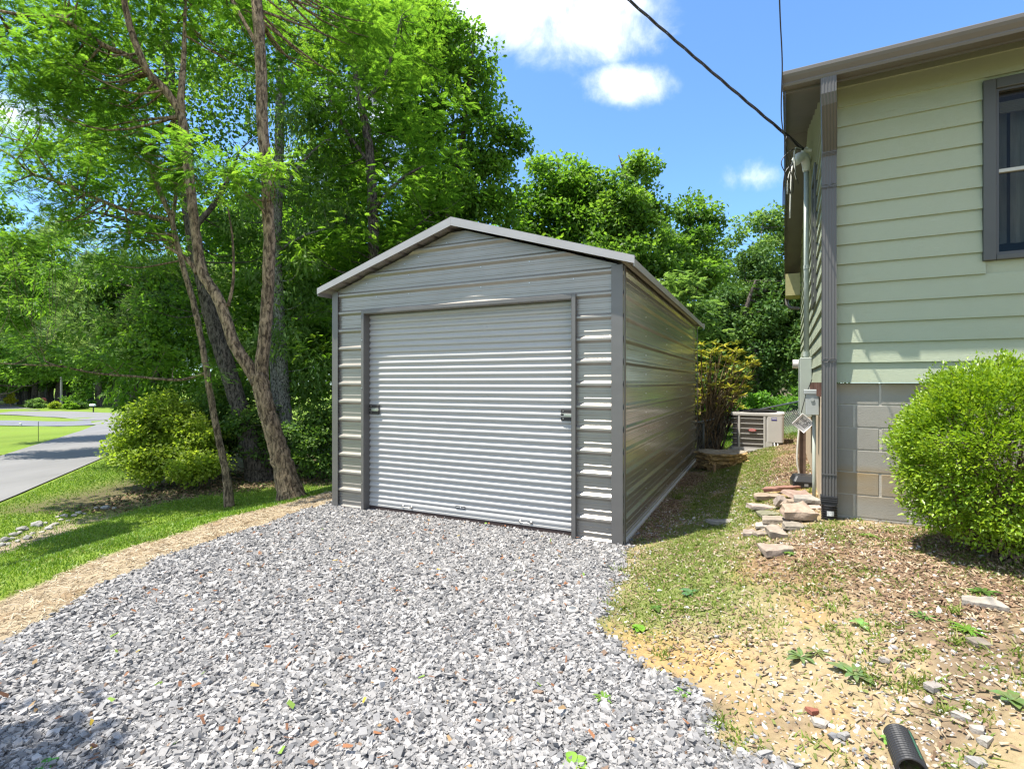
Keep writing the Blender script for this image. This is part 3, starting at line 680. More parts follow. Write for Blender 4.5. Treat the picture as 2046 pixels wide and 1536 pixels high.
tag(chips('mulch', x, y, r.uniform(.012, .045, n), r.uniform(.005, .014, n), palette(n, [(.25, .16, .10), (.175, .11, .07), (.33, .24, .155), (.38, .31, .21), (.12, .075, .05)], [5, 4, 4, 3, 2], r), chm, r, .4), 'brown bark mulch and dry leaf litter over the yard', 'mulch', kind='stuff')
x, y = scatter(26000, -9, 1.5, 6.5, 15, lambda x, y: zones(x, y)[4] * .8, 7); n = len(x)
tag(chips('leaf_litter', x, y, r.uniform(.05, .12, n), r.uniform(.02, .05, n), palette(n, [(.19, .13, .075), (.13, .085, .05), (.26, .19, .11), (.07, .10, .03)], [4, 4, 3, 2], r), chm, r, .45), 'brown fallen leaves on the ground under the trees', 'fallen leaves', kind='stuff')
x, y = scatter(520, -3, 1.6, 2, 7, gw, 8); n = len(x)
tag(chips('fallen_leaves', x, y, r.uniform(.02, .05, n), r.uniform(.010, .024, n), palette(n, [(.22, .10, .05), (.42, .30, .04), (.17, .085, .05), (.14, .22, .04), (.28, .19, .10)], [5, .7, 6, 1.4, 3], r), chm, r, .35, .02), 'scattered dry leaves and bark bits on the gravel', 'fallen leaves', kind='stuff')
def grassmesh(name, x, y, h, wd, col, mat, r, lean=.5):
    n = len(x); a = r.uniform(0, 6.283, n); le = np.abs(r.normal(0, lean, n)) * h
    z = ground(x, y) - .004; d = r.uniform(0, 6.283, n); ux, uy = np.cos(a) * wd, np.sin(a) * wd
    b0 = np.stack([x - ux, y - uy, z], 1); b1 = np.stack([x + ux, y + uy, z], 1)
    m = np.stack([x + np.cos(d) * le * .35, y + np.sin(d) * le * .35, z + h * .6], 1); t = np.stack([x + np.cos(d) * le, y + np.sin(d) * le, z + h], 1)
    V = np.stack([b0, b1, m + np.stack([ux, uy, 0 * x], 1) * .7, t, m - np.stack([ux, uy, 0 * x], 1) * .7], 1)
    i = 5 * np.arange(n)[:, None]; Fc = np.concatenate([np.hstack([i, i + 1, i + 2, i + 4]), np.hstack([i + 4, i + 2, i + 3, i + 3])], 0)
    Fq = Fc[:n]; Ft = np.hstack([i + 4, i + 2, i + 3])
    Fall = np.concatenate([np.hstack([i, i + 1, i + 2]), np.hstack([i, i + 2, i + 4]), Ft], 0)
    return npmesh(name, V.reshape(-1, 3), Fall, mat, attrs={'col': np.repeat(col, 5, 0)})
def leafy_mat(name, attr='col', tr=.35, rough=.5, spec=.35, boost=(1.5, 1.55, .8)):
    m = bpy.data.materials.new(name); m.use_nodes = True; nt = m.node_tree; b = nt.nodes['Principled BSDF']
    b.inputs['Roughness'].default_value = rough; b.inputs['Specular IOR Level'].default_value = spec
    a = N(nt, 'ShaderNodeAttribute', attribute_name=attr); L(nt, a.outputs['Color'], b.inputs['Base Color'])
    t = N(nt, 'ShaderNodeBsdfTranslucent'); L(nt, MIXC(nt, 1.0, a.outputs['Color'], boost, 'MULTIPLY'), t.inputs[0])
    x = N(nt, 'ShaderNodeMixShader'); x.inputs[0].default_value = tr; L(nt, b.outputs[0], x.inputs[1]); L(nt, t.outputs[0], x.inputs[2])
    L(nt, x.outputs[0], nt.nodes['Material Output'].inputs['Surface']); return m
grm = leafy_mat('grass_blade', tr=.3)
def lawnw(x, y):
    g, b, yd, mu, wo = zones(x, y); return np.clip(1 - g - b - yd - wo * .93, 0, 1) * (x < -1.5) * (1 - .7 * ss(0, 1, 1.1 - np.abs(x + 8.1) / .5) * (y > 6.5) * (y < 11.2)) * np.clip(1.6 - .075 * y, .12, 1) * (((x - p0.x) * dA.y - (y - p0.y) * dA.x) > .12)
x, y = scatter(420000, -19, -1.5, 3.6, 19, lawnw, 9); n = len(x)
g1 = fbm(x, y, .7, 3, 3); colr = palette(n, [(.13, .23, .018), (.18, .28, .028), (.09, .18, .012), (.25, .27, .08)], [5, 4, 3, .8], r); colr *= (.75 + .5 * g1)[:, None]
tag(grassmesh('lawn_grass', x, y, r.uniform(.018, .05, n), (.0026 + .00045 * y), colr, grm, r, .9), 'mown green lawn grass on the bank and by the road', 'grass', kind='stuff')
def yardw(x, y):
    yd = zones(x, y)[2]; return yd * np.clip(.95 * gzone(x, y) + .05 + .45 * ss(.53, .62, fbm(x, y, 2.3, 4, 22)), 0, 1) * (1 - .85 * np.exp(-((x - 1.0) ** 2 + (y - 2.9) ** 2) / .12))
x, y = scatter(120000, .4, 6.5, 1.9, 12.5, lambda x, y: zones(x, y)[2] * (1 - zones(x, y)[3]) * (.3 + .55 * ss(.42, .6, fbm(x, y, 1.7, 4, 40))), 16); n = len(x)
tag(chips('dry_bits', x, y, r.uniform(.008, .045, n), r.uniform(.004, .016, n), palette(n, [(.30, .23, .15), (.22, .15, .095), (.38, .32, .24), (.14, .09, .055), (.15, .17, .05)], [5, 5, 4, 3, 2], r), chm, r, .35), 'pale dry leaf scraps scattered on the bare yard', 'leaf scraps', kind='stuff')
x, y = scatter(380000, .3, 7, 1.9, 13, yardw, 10); n = len(x)
rc = np.random.default_rng(88); cx_, cy_ = scatter(1500, .8, 5, 1.9, 7.5, lambda x, y: zones(x, y)[2] * (1 - .8 * zones(x, y)[3]) * .55 * (.25 + ss(.45, .6, fbm(x, y, 1.4, 3, 93))), 17); nb_ = rc.integers(14, 60, len(cx_)); ci = np.repeat(np.arange(len(cx_)), nb_); cs = rc.uniform(.015, .055, len(cx_))[ci]
xc, yc = cx_[ci] + rc.normal(0, 1, len(ci)) * cs, cy_[ci] + rc.normal(0, 1, len(ci)) * cs; hg = np.concatenate([r.uniform(.008, .032, n), rc.uniform(.015, .036, len(ci)) * rc.uniform(.5, 1.4, len(cx_))[ci]]); x, y = np.concatenate([x, xc]), np.concatenate([y, yc]); n = len(x)
tag(grassmesh('yard_grass', x, y, hg, np.full(n, .0046), palette(n, [(.17, .225, .035), (.14, .205, .028), (.26, .25, .09), (.10, .16, .022)], [5, 4.5, 2.6, 1.5], r), grm, r, 1.6), 'thin patchy grass growing through the dirt yard', 'grass', kind='stuff')
x, y = scatter(60000, 3.5, 12, 10.5, 19, lambda x, y: np.clip(ss(10.8, 12, y), 0, 1) * .8, 12); n = len(x)
tag(grassmesh('back_lawn', x, y, r.uniform(.04, .09, n), np.full(n, .007), palette(n, [(.14, .25, .03), (.19, .30, .05), (.10, .18, .02)], [5, 4, 3], r), grm, r), 'green grass beyond the wire fence', 'grass', kind='stuff')
# single weeds
wm = leafy_mat('weed_leaf', tr=.25)
def weed(px, py, size, nl, colr, label, grp='leafy weeds rooted in the yard', broad=.22):
    p = gp(px, py); V = []; Fc = []; cc = []
    for k in range(nl):
        a = k * 2.399 + random.uniform(-.3, .3); ln = size * random.uniform(.6, 1.1); wd = ln * broad * random.uniform(.8, 1.2); up = random.uniform(.1, .5)
        c_, s_ = math.cos(a), math.sin(a); prev = None; m = 6
        for i in range(m + 1):
            t = i / m; q = wd * math.sin(math.pi * min(1, t * .93 + .05)) ** .8; rr = ln * t; z = ln * (up * t - .75 * up * t * t) + .006
            V += [(c_ * rr - s_ * q, s_ * rr + c_ * q, z + q * .35), (c_ * rr, s_ * rr, z), (c_ * rr + s_ * q, s_ * rr - c_ * q, z + q * .35)]
            cl = [v * random.uniform(.8, 1.15) for v in colr]; cc += [cl] * 3
            if prev is not None: b = len(V) - 3; Fc += [(prev, prev + 1, b + 1, b), (prev + 1, prev + 2, b + 2, b + 1)]
            prev = len(V) - 3
    o = npmesh('weed', V, Fc, wm, attrs={'col': np.array(cc)}, smooth=True); o.location = p
    return tag(o, label, 'weed', grp)
GRN, PAL = (.08, .15, .025), (.14, .20, .07)
for a in ((1601, 1318, .13, 14, PAL, 'flat pale weed rosette spread in the middle of the dirt yard', None, .14), (1633, 1308, .10, 16, (.16, .19, .06), 'spiky olive grass-like weed beside the pale rosette', None, .07),
          (1708, 1350, .15, 9, PAL, 'large pale green toothed weed nearest the middle of the dirt yard', None, .17), (1720, 1252, .10, 4, (.19, .32, .09), 'weed with one broad upright pale green leaf', None, .3),
          (1935, 1264, .11, 18, (.13, .24, .03), 'bright green tufted weed in front of the round shrub', None, .1), (1378, 1186, .10, 8, (.09, .19, .07), 'blue-green broad-leaved weed among grass near the shed corner', None, .28),
          (1310, 1218, .09, 9, GRN, 'green weed between the gravel edge and the blue-green weed', None, .25), (1966, 1186, .11, 12, GRN, 'weed growing behind the half-buried concrete brick', None, .14),
          (1366, 1389, .07, 9, (.12, .24, .04), 'small green weed on the orange sand patch', None, .16), (1279, 1258, .08, 12, (.15, .30, .03), 'bright green clover tuft right of the round solar light', None, .35),
          (1785, 1488, .07, 9, (.17, .34, .06), 'light green leafy weed touching the black drain pipe', None, .35), (2022, 1402, .10, 8, PAL, 'pale broad weed at the right edge of the yard', None, .28),
          (1205, 1398, .07, 12, (.14, .24, .04), 'small weed poking through the gravel edge low in the view', None, .15), (1578, 1108, .08, 11, (.13, .22, .04), 'weed beside the lowest stone of the rubble pile', None, .2),
          (1735, 1072, .09, 14, (.17, .25, .05), 'yellow-green weed in mulch before the block wall', None, .18), (1848, 1238, .10, 22, (.12, .22, .05), 'dense grassy weed tuft left of the bright green one', None, .06),
          (1145, 1532, .08, 10, (.20, .34, .05), 'light green weed at the bottom edge of the gravel', None, .3), (90, 1536, .06, 7, (.07, .22, .04), 'dark green seedling in the shaded gravel corner', None, .3),
          (820, 1140 + 60, .05, 5, (.10, .20, .04), 'thin grass sprig standing in the open gravel', None, .06)):
    weed(a[0], a[1], a[2] * .8, *a[3:6], broad=a[7])
# ---------------------------------------------------------------- trees and shrubs
def unit(v): return v / np.maximum(np.linalg.norm(v, axis=-1, keepdims=True), 1e-9)
def leaf_quads(P, A, Nn, ln, wd, fold=.25):
    """kite leaves at P pointing along A with face normal about Nn"""
    A = unit(A); S = unit(np.cross(A, Nn)); U = np.cross(S, A); ln, wd = ln[:, None], wd[:, None]
    b = P; t = P + A * ln; m = P + A * ln * .42 + U * wd * fold
    return np.stack([b, m + S * wd, t, m - S * wd], 1)
def rdir(n, r): return unit(r.normal(0, 1, (n, 3)))
def foliage(clumps, kind, size, per, r, flat=.65):
    """clumps (m,4): centre + radius; returns quads V (k,4,3) and a random value per leaf"""
    m = len(clumps); idx = np.repeat(np.arange(m), per); n = len(idx); c, cr = clumps[idx, :3], clumps[idx, 3:4]
    d = rdir(n, r); P = c + d * cr * r.random((n, 1)) ** .45 * np.array([1, 1, flat])
    base = r.uniform(0, 1, m)[idx]
    out = unit(d + np.array([0, 0, .35]))
    if kind == 'broad':
        A = unit(out * .6 + rdir(n, r) * .8 + np.array([0, 0, -.35])); Nn = unit(np.array([0, 0, 1.0]) + rdir(n, r) * .75 + d * .3)
        ln = size * r.uniform(.6, 1.3, n); return leaf_quads(P, A, Nn, ln, ln * r.uniform(.30, .42, n)), np.clip(.55 * base + .45 * r.random(n), 0, 1)
    if kind == 'narrow':
        A = unit(out * .5 + rdir(n, r) * .6 + np.array([0, 0, -.7])); Nn = unit(np.array([0, 0, 1.0]) + rdir(n, r) * .7 + d * .5)
        ln = size * r.uniform(.6, 1.3, n); return leaf_quads(P, A, Nn, ln, ln * r.uniform(.14, .2, n)), np.clip(.55 * base + .45 * r.random(n), 0, 1)
    if kind == 'pinnate':
        A = unit(out * np.array([1, 1, .25]) + rdir(n, r) * .45 + np.array([0, 0, -.15])); Nn = unit(np.array([0, 0, 1.0]) + rdir(n, r) * .35); S = unit(np.cross(A, Nn)); U = np.cross(S, A)
        Lr = size * r.uniform(.7, 1.2, n); V = []; k = 7; rv = np.clip(.6 * base + .4 * r.random(n), 0, 1)
        for j in range(k):
            t = (j + .6) / k; q = P + A * (Lr * t)[:, None] - U * (Lr * .22 * t * t)[:, None]; ll = Lr * .36 * math.sin(math.pi * (.2 + .62 * t))
            for s in (-1, 1): V.append(leaf_quads(q, S * s * .9 + A * .45 - U * .1, Nn + S * s * .2, ll, ll * .24, .1))
        V.append(leaf_quads(P + A * Lr[:, None] - U * (Lr * .22)[:, None], A - U * .2, Nn, Lr * .2, Lr * .05, .1))
        return np.concatenate(V, 0), np.tile(rv, 2 * k + 1)
    if kind == 'needle':
        V = []; rv = np.clip(.6 * base + .4 * r.random(n), 0, 1); A0 = unit(out + rdir(n, r) * .5)
        for j in range(7):
            A = unit(A0 + rdir(n, r) * .55); ln = size * r.uniform(.7, 1.2, n); V.append(leaf_quads(P, A, rdir(n, r), ln, ln * .045, 0))
        return np.concatenate(V, 0), np.tile(rv, 7)
def crown_clumps(lobes, n, cr, r, fill=.4, up=.15):
    lobes = np.array(lobes, float); wgt = lobes[:, 3] ** 2.3; k = r.choice(len(lobes), n, p=wgt / wgt.sum())
    d = unit(r.normal(0, 1, (n, 3)) + np.array([0, 0, up])); rr = lobes[k, 3:4] * r.random((n, 1)) ** fill
    sc = np.ones((n, 3)) if lobes.shape[1] < 5 else np.stack([np.ones(n), np.ones(n), lobes[k, 4]], 1)
    return np.hstack([lobes[k, :3] + d * rr * sc, r.uniform(cr * .65, cr * 1.35, (n, 1))])
def ramp(rv, cols):
    cols = np.array(cols); return np.stack([np.interp(rv, np.linspace(0, 1, len(cols)), cols[:, i]) for i in range(3)], 1)
LEAF = leafy_mat('tree_leaf', tr=.55, rough=.5, spec=.3, boost=(1.6, 1.6, .9))
LEAFD = leafy_mat('glossy_leaf', tr=.28, rough=.55, spec=.22, boost=(1.5, 1.5, .8))
def bark(name, c1, c2, sc=9):
    m = bpy.data.materials.new(name); m.use_nodes = True; nt = m.node_tree; b = nt.nodes['Principled BSDF']; b.inputs['Roughness'].default_value = .93; b.inputs['Specular IOR Level'].default_value = .2
    tc = N(nt, 'ShaderNodeTexCoord'); mp = N(nt, 'ShaderNodeMapping'); mp.inputs['Scale'].default_value = (1, 1, .32); L(nt, tc.outputs['Object'], mp.inputs[0])
    n = N(nt, 'ShaderNodeTexNoise', i_Scale=sc * 2.6, i_Detail=7.0, i_Roughness=.62, i_Distortion=.6); L(nt, mp.outputs[0], n.inputs['Vector'])
    n2 = N(nt, 'ShaderNodeTexNoise', i_Scale=sc * 7, i_Detail=5.0); L(nt, tc.outputs['Object'], n2.inputs['Vector']); n3 = N(nt, 'ShaderNodeTexNoise', i_Scale=1.3, i_Detail=3.0); L(nt, tc.outputs['Object'], n3.inputs['Vector'])
    cr = N(nt, 'ShaderNodeValToRGB'); e = cr.color_ramp.elements; e[0].position, e[1].position = .40, .60; e[0].color = (*[c * .6 for c in c1], 1); e[1].color = (*c2, 1); L(nt, n.outputs[0], cr.inputs[0])
    k = MA(nt, 'ADD', MA(nt, 'MULTIPLY', n2.outputs[0], .9), MA(nt, 'MULTIPLY', n3.outputs[0], .9)); h = N(nt, 'ShaderNodeVectorMath', operation='SCALE'); L(nt, cr.outputs[0], h.inputs[0]); L(nt, k, h.inputs['Scale']); L(nt, h.outputs[0], b.inputs['Base Color'])
    bp = N(nt, 'ShaderNodeBump', i_Strength=1.0, i_Distance=.05); L(nt, MA(nt, 'ADD', n.outputs[0], MA(nt, 'MULTIPLY', n2.outputs[0], .25)), bp.inputs['Height']); L(nt, bp.outputs[0], b.inputs['Normal']); return m
BARK = bark('grey_bark', (.12, .085, .055), (.38, .28, .18)); BARKD = bark('dark_bark', (.05, .042, .036), (.16, .135, .115)); BARKL = bark('mottled_bark', (.10, .09, .08), (.40, .39, .36), 14)
BR = {'b': BARK, 'd': BARKD, 'l': BARKL}
def smoothpath(pts, k=5):
    P = [np.array(p, float) for p in pts]; out = []
    for i in range(len(P) - 1):
        p0, p1, p2, p3 = P[max(i - 1, 0)], P[i], P[i + 1], P[min(i + 2, len(P) - 1)]
        for j in range(k):
            t = j / k; out.append(.5 * (2 * p1 + (p2 - p0) * t + (2 * p0 - 5 * p1 + 4 * p2 - p3) * t * t + (3 * p1 - p0 - 3 * p2 + p3) * t ** 3))
    out.append(P[-1]); return out
def tree(name, label, cat, base, limbs, lobes, n, cr, per, kind, size, cols, group=None, barkm='b', nbr=40, leaf=None, seed=0, fill=.4, flat=.65, trunkname='trunk', twig=.022, up=.15):
    """limbs: [(points, radii)] in world space, the first one the trunk; lobes: [(x,y,z,r[,zscale])]"""
    r = np.random.default_rng(100 + seed); base = np.array(base, float)
    T = thing(name, label, cat, tuple(base), 0, group)
    cl = crown_clumps(lobes, n, cr, r, fill, up); cl[:, 2] = np.maximum(cl[:, 2], ground(cl[:, 0], cl[:, 1]) + cr * .3)
    mb = MB(); nodes = []
    for i, (pts, rad) in enumerate(limbs):
        sp = smoothpath([np.array(p) - base for p in pts], 7); rr = np.interp(np.linspace(0, 1, len(sp)), np.linspace(0, 1, len(rad)), rad)
        sp = [p + r.normal(0, .05 * q, 3) for p, q in zip(sp, rr)]
        mb.tube(sp, list(rr), 14 if rr[0] > .07 else 8, jit=.05); nodes += [(p, q) for p, q in zip(sp, rr)][len(sp) // 4 if i == 0 else 1:]
    NP = np.array([q[0] for q in nodes]); 
    for c in cl[r.choice(len(cl), min(nbr, len(cl)), replace=False), :3] - base:
        d = np.linalg.norm((NP - c) * np.array([1, 1, 1.0]) + np.array([0, 0, .25]), axis=1) + 1.2 * np.maximum(NP[:, 2] - c[2], 0); j = int(np.argmin(d)); a = NP[j]; ln = np.linalg.norm(c - a)
        if ln < .2 or ln > 6: continue
        mid = (a + c) / 2 + np.array([0, 0, -.08 * ln]) + r.normal(0, .06 * ln, 3); q = min(nodes[j][1] * .6, twig * (.5 + .35 * ln))
        mb.tube(smoothpath([a, mid, c], 4), list(np.linspace(q, .004, 9)), 5)
    mb.build(trunkname, BR[barkm], T, smooth=True)
    V, rv = foliage(cl, kind, size, per, r, flat); V = V - base
    nq = len(V); col = np.clip(ramp(rv, cols) * r.uniform(.8, 1.2, (nq, 1)), 0, 1)
    npmesh('crown', V.reshape(-1, 3), np.arange(4 * nq).reshape(nq, 4), leaf or LEAF, T, {'col': np.repeat(col, 4, 0)})
    return T
def LB(*a):      # crown lobes: picture position and radius turned into places at a depth of their own
    out = []
    for q in a:
        px, py, rp, Y = q[:4]; p = W(px, py, Y); out.append((p.x, p.y, p.z, rp * Y / F, q[4] if len(q) > 4 else 1.0))
    return out
def PT(Y, *pp): return [tuple(W(px, py, Y if len(q) == 0 else q[0])) for px, py, *q in pp]
LIME = [(.05, .125, .014), (.105, .22, .024), (.20, .335, .04)]; MIDG = [(.05, .118, .018), (.10, .20, .028), (.18, .305, .045)]
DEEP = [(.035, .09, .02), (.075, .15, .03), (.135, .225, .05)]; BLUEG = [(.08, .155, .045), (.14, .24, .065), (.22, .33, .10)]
# the forked tree by the gravel bank
b = gp(585, 995); Y0 = b.y
tree('forked_tree', 'large forked tree with two furrowed brown trunks nearest the shed', 'tree', b,
     [([tuple(b + Vector((.06, -.02, -.25)))] + PT(Y0, (572, 955), (548, 870), (528, 800), (518, 748)), [.27, .18, .14, .130, .138]),
      (PT(Y0, (520, 760), (527, 690), (534, 600), (538, 480), (532, 350), (524, 240), (520, 100), (512, -20), (505, -220), (470, -420)), [.11, .098, .094, .09, .088, .086, .086, .08, .06, .03]),
      (PT(Y0, (516, 765), (498, 735), (465, 680), (440, 605), (405, 545), (392, 470), (381, 380), (370, 270), (357, 215)), [.11, .102, .09, .085, .08, .073, .072, .068, .064]),
      (PT(Y0, (360, 222), (330, 180, Y0 - .1), (300, 150, Y0 - .2), (285, 122, Y0 - .3), (262, 60, Y0 - .4), (246, -10, Y0 - .5), (225, -160, Y0 - .7)), [.065, .065, .055, .055, .05, .045, .02]),
      (PT(Y0, (290, 132), (255, 112), (205, 90, Y0 - .2), (160, 60, Y0 - .4), (110, 36, Y0 - .6), (40, 30, Y0 - .8), (-60, 10, Y0 - 1)), [.045, .042, .04, .035, .03, .025, .01]),
      (PT(Y0, (362, 225), (363, 170), (368, 90, Y0 + .2), (372, -60, Y0 + .3)), [.06, .05, .035, .012]),
      (PT(Y0, (395, 545), (375, 520), (345, 500, Y0 - .1), (325, 490, Y0 - .2)), [.05, .035, .022, .008]),
      (PT(Y0, (456, 612), (466, 560), (465, 480), (455, 415)), [.03, .022, .017, .009]),
      (PT(Y0, (515, 95), (480, 30), (440, -40, Y0 + .3), (400, -120)), [.04, .03, .02, .01])],
     LB((430, 335, 95, Y0 - .7, .45), (520, 315, 60, Y0 - .8, .4), (330, 320, 90, Y0 + .6, .6), (240, 240, 120, Y0 + .8, .7), (130, 130, 150, Y0 - .2, .7), (60, 60, 120, Y0), (300, 60, 140, Y0 + .6, .8), (180, -40, 110, Y0),
        (460, 60, 130, Y0 + 1.4, .8), (620, 90, 110, Y0 + 1.6), (400, -60, 110, Y0), (700, 30, 90, Y0 + 2)),
     300, .34, 30, 'pinnate', .16, LIME, nbr=110, seed=1)
# the slim leaning tree
b = gp(458, 1012); Y1 = b.y
tree('slender_tree', 'slender young tree leaning left in the grass before the dark trunk', 'tree', b,
     [([tuple(b + Vector((.02, 0, -.2)))] + PT(Y1, (452, 950), (438, 880), (422, 800), (408, 710), (388, 610), (365, 530), (350, 470), (342, 430)), [.12, .072, .065, .062, .06, .057, .054, .05, .046]),
      (PT(Y1, (343, 435), (318, 380), (300, 330), (280, 270), (262, 220), (245, 170), (225, 80), (205, -40)), [.05, .05, .048, .042, .038, .034, .028, .012]),
      (PT(Y1, (345, 440), (300, 432), (250, 420), (200, 400, Y1 - .1), (150, 378, Y1 - .2), (105, 360, Y1 - .3), (60, 345, Y1 - .4), (20, 310, Y1 - .5), (-40, 280, Y1 - .6)), [.045, .04, .038, .036, .032, .030, .027, .022, .01]),
      (PT(Y1, (110, 362), (80, 320), (60, 290), (0, 272), (-50, 265)), [.022, .02, .018, .014, .006]),
      (PT(Y1, (412, 745), (365, 758), (318, 757), (270, 752), (215, 748), (165, 741), (120, 731, Y1 - .2), (60, 729, Y1 - .3), (-60, 722, Y1 - .4)), [.03, .028, .026, .024, .022, .02, .018, .015, .010]),
      (PT(Y1, (120, 733, Y1 - .2), (92, 722, Y1 - .2), (88, 712, Y1 - .2)), [.02, .014, .006]), (PT(Y1, (345, 440), (352, 380), (356, 300), (350, 240)), [.04, .035, .028, .01])],
     LB((190, 350, 130, Y1 - .1, .6), (80, 330, 120, Y1, .7), (260, 480, 110, Y1 + .3, .5), (120, 470, 130, Y1 + .2, .5), (330, 390, 80, Y1 + .3, .5), (60, 700, 70, Y1 - .1, .4), (180, 715, 80, Y1, .35), (320, 720, 60, Y1, .4), (430, 735, 45, Y1 - .2, .45), (250, 200, 110, Y1 + .2), (110, 200, 120, Y1 + .2), (20, 560, 110, Y1 + .2, .5)),
     165, .33, 30, 'pinnate', .16, LIME, nbr=90, seed=2)
b = gp(520, 958); Y2 = b.y
tree('leaning_tree', 'thick dark-barked trunk leaning left between the slender and the forked tree', 'tree', b,
     [([tuple(b + Vector((.05, 0, -.3)))] + PT(Y2, (505, 905), (486, 840), (465, 770), (440, 690), (422, 630), (405, 560), (385, 470), (370, 360), (350, 230), (330, 60), (310, -120)), [.42, .27, .225, .21, .20, .19, .18, .16, .145, .12, .09, .05]),
      (PT(Y2, (525, 950), (530, 900), (536, 935), (548, 962)), [.10, .09, .12, .10]), (PT(Y2, (400, 540), (330, 480), (250, 440), (170, 420)), [.09, .07, .05, .02]), (PT(Y2, (384, 460), (440, 390), (480, 300)), [.08, .06, .02])],
     LB((380, 330, 170, Y2 + .5, .9), (250, 420, 150, Y2 + .4, .8), (300, 200, 170, Y2 + .6), (430, 150, 150, Y2 + .6), (420, 520, 130, Y2 + 1), (300, 600, 120, Y2 + .8, .7), (440, 640, 110, Y2 + 1.1), (180, 300, 140, Y2 + 1), (350, 20, 130, Y2 + .5), (160, 120, 150, Y2 + 1), (540, 40, 110, Y2)),
     215, .6, 120, 'broad', .12, MIDG, barkm='d', nbr=80, seed=3)
b = gp(576, 945); Y3 = b.y
tree('rough_barked_tree', 'upright tree with rough mottled grey bark right behind the forked tree', 'tree', b,
     [([tuple(b + Vector((0, 0, -.2)))] + PT(Y3, (572, 860), (566, 760), (558, 640), (552, 500), (556, 360), (560, 200), (556, 40), (550, -160)), [.20, .17, .16, .15, .145, .135, .12, .10, .05]),
      (PT(Y3, (556, 820), (545, 700), (538, 560)), [.13, .12, .05]), (PT(Y3, (556, 400), (600, 330), (650, 280)), [.06, .045, .02]), (PT(Y3, (556, 500), (610, 470), (660, 455)), [.05, .04, .015])],
     LB((600, 260, 130, Y3 + .4), (640, 420, 110, Y3 + .3), (600, 560, 110, Y3 + .2), (620, 690, 100, Y3, .9), (610, 800, 85, Y3), (580, 100, 150, Y3 + .4), (680, 150, 120, Y3 + .8), (520, 420, 120, Y3 + 1), (500, 700, 90, Y3 + .6), (560, 0, 110, Y3)),
     250, .5, 90, 'narrow', .17, BLUEG, barkm='l', nbr=60, seed=4)
b = gp(745, 900); Y4 = 14.5; b = Vector(((745 - CX) / F * Y4, Y4, gz((745 - CX) / F * Y4, Y4)))
tree('woodland_tree', 'tall lime-green tree whose dark trunk rises behind the left roof slope', 'tree', b,
     [([tuple(b + Vector((0, 0, -.2)))] + PT(Y4, (750, 700), (748, 560), (745, 430), (738, 300), (720, 200), (700, 80), (690, -60)), [.2, .17, .155, .14, .12, .10, .075, .03]),
      (PT(Y4, (746, 420), (800, 360), (850, 330)), [.07, .05, .02]), (PT(Y4, (742, 330), (690, 260), (660, 200)), [.06, .045, .02]), (PT(Y4, (722, 210), (770, 150), (800, 40)), [.06, .05, .02]), (PT(Y4, (748, 540), (800, 480), (860, 430)), [.05, .04, .015])],
     LB((740, 170, 130, Y4 + .5), (660, 260, 120, Y4 + .8), (820, 250, 110, Y4 + 1), (700, 400, 110, Y4 + .5), (830, 380, 110, Y4 + .2, .8), (780, 480, 110, Y4, .8), (680, 530, 100, Y4), (840, 90, 90, Y4 + 1.5), (720, 30, 110, Y4 + 1), (900, 420, 60, Y4, .7), (660, 700, 80, Y4)),
     250, .55, 30, 'pinnate', .24, LIME, barkm='d', nbr=70, seed=5)
def simple(name, label, px, Y, lobes, n, cr, per, kind, size, cols, top, seed, bark_='d', rad=.2, leaf=None, nbr=45, group=None, fill=.4, cat='tree', flat=.65):
    x = (px - CX) / F * Y; b = Vector((x, Y, gz(x, Y)))
    t = W(px, top, Y); h = t.z - b.z
    pts = [(x, Y, b.z - .2)] + [(x + .04 * h * math.sin(seed + 2.2 * k), Y, b.z + h * k / 4) for k in (1, 2, 3, 4)]
    return tree(name, label, cat, b, [(pts, [rad, rad * .85, rad * .7, rad * .45, rad * .12])], LB(*lobes), n, cr, per, kind, size, cols, group, bark_, nbr, leaf, seed, fill, flat)
simple('tall_tree', 'tallest broad-leaved tree, standing behind the roof peak below the big cloud', 925, 19, ((880, 20, 50, 19), (860, 110, 95, 19.5), (930, 120, 70, 19), (975, 185, 55, 19), (900, 230, 100, 19.5), (970, 285, 60, 19), (930, 370, 95, 19), (1000, 360, 50, 18.8, .8), (985, 440, 60, 19), (860, 400, 90, 20), (800, 150, 110, 21), (820, 300, 100, 21), (780, 20, 100, 21), (1045, 285, 26, 19, .6), (1010, 235, 20, 19)), 330, .62, 150, 'broad', .165, LIME, 60, 6)
simple('round_crowned_tree', 'round bright green tree behind the right roof slope, nearer the peak', 1115, 23, ((1110, 370, 62, 23), (1160, 390, 50, 23), (1075, 420, 55, 23), (1140, 470, 75, 22.5), (1180, 520, 60, 22), (1060, 500, 60, 22.5)), 170, .62, 130, 'broad', .19, LIME, 320, 7)
simple('twin_topped_tree', 'green tree with two pointed tops behind the right roof slope', 1255, 22, ((1238, 325, 22, 22, 1.5), (1205, 365, 24, 22.3, 1.2), (1270, 350, 40, 22), (1250, 410, 75, 22), (1300, 430, 42, 22), (1215, 460, 60, 22), (1280, 510, 70, 21.5), (1210, 550, 70, 21), (1310, 560, 45, 21)), 190, .55, 130, 'broad', .18, MIDG + [(.15, .26, .03)], 310, 8)
simple('pointed_tree', 'smaller pointed tree between the twin-topped tree and the dark thicket', 1385, 24, ((1382, 425, 34, 24, 1.15), (1412, 440, 26, 24), (1385, 490, 55, 24), (1345, 520, 40, 23.5), (1420, 530, 36, 24), (1390, 560, 60, 23)), 105, .58, 110, 'broad', .19, MIDG, 400, 9)
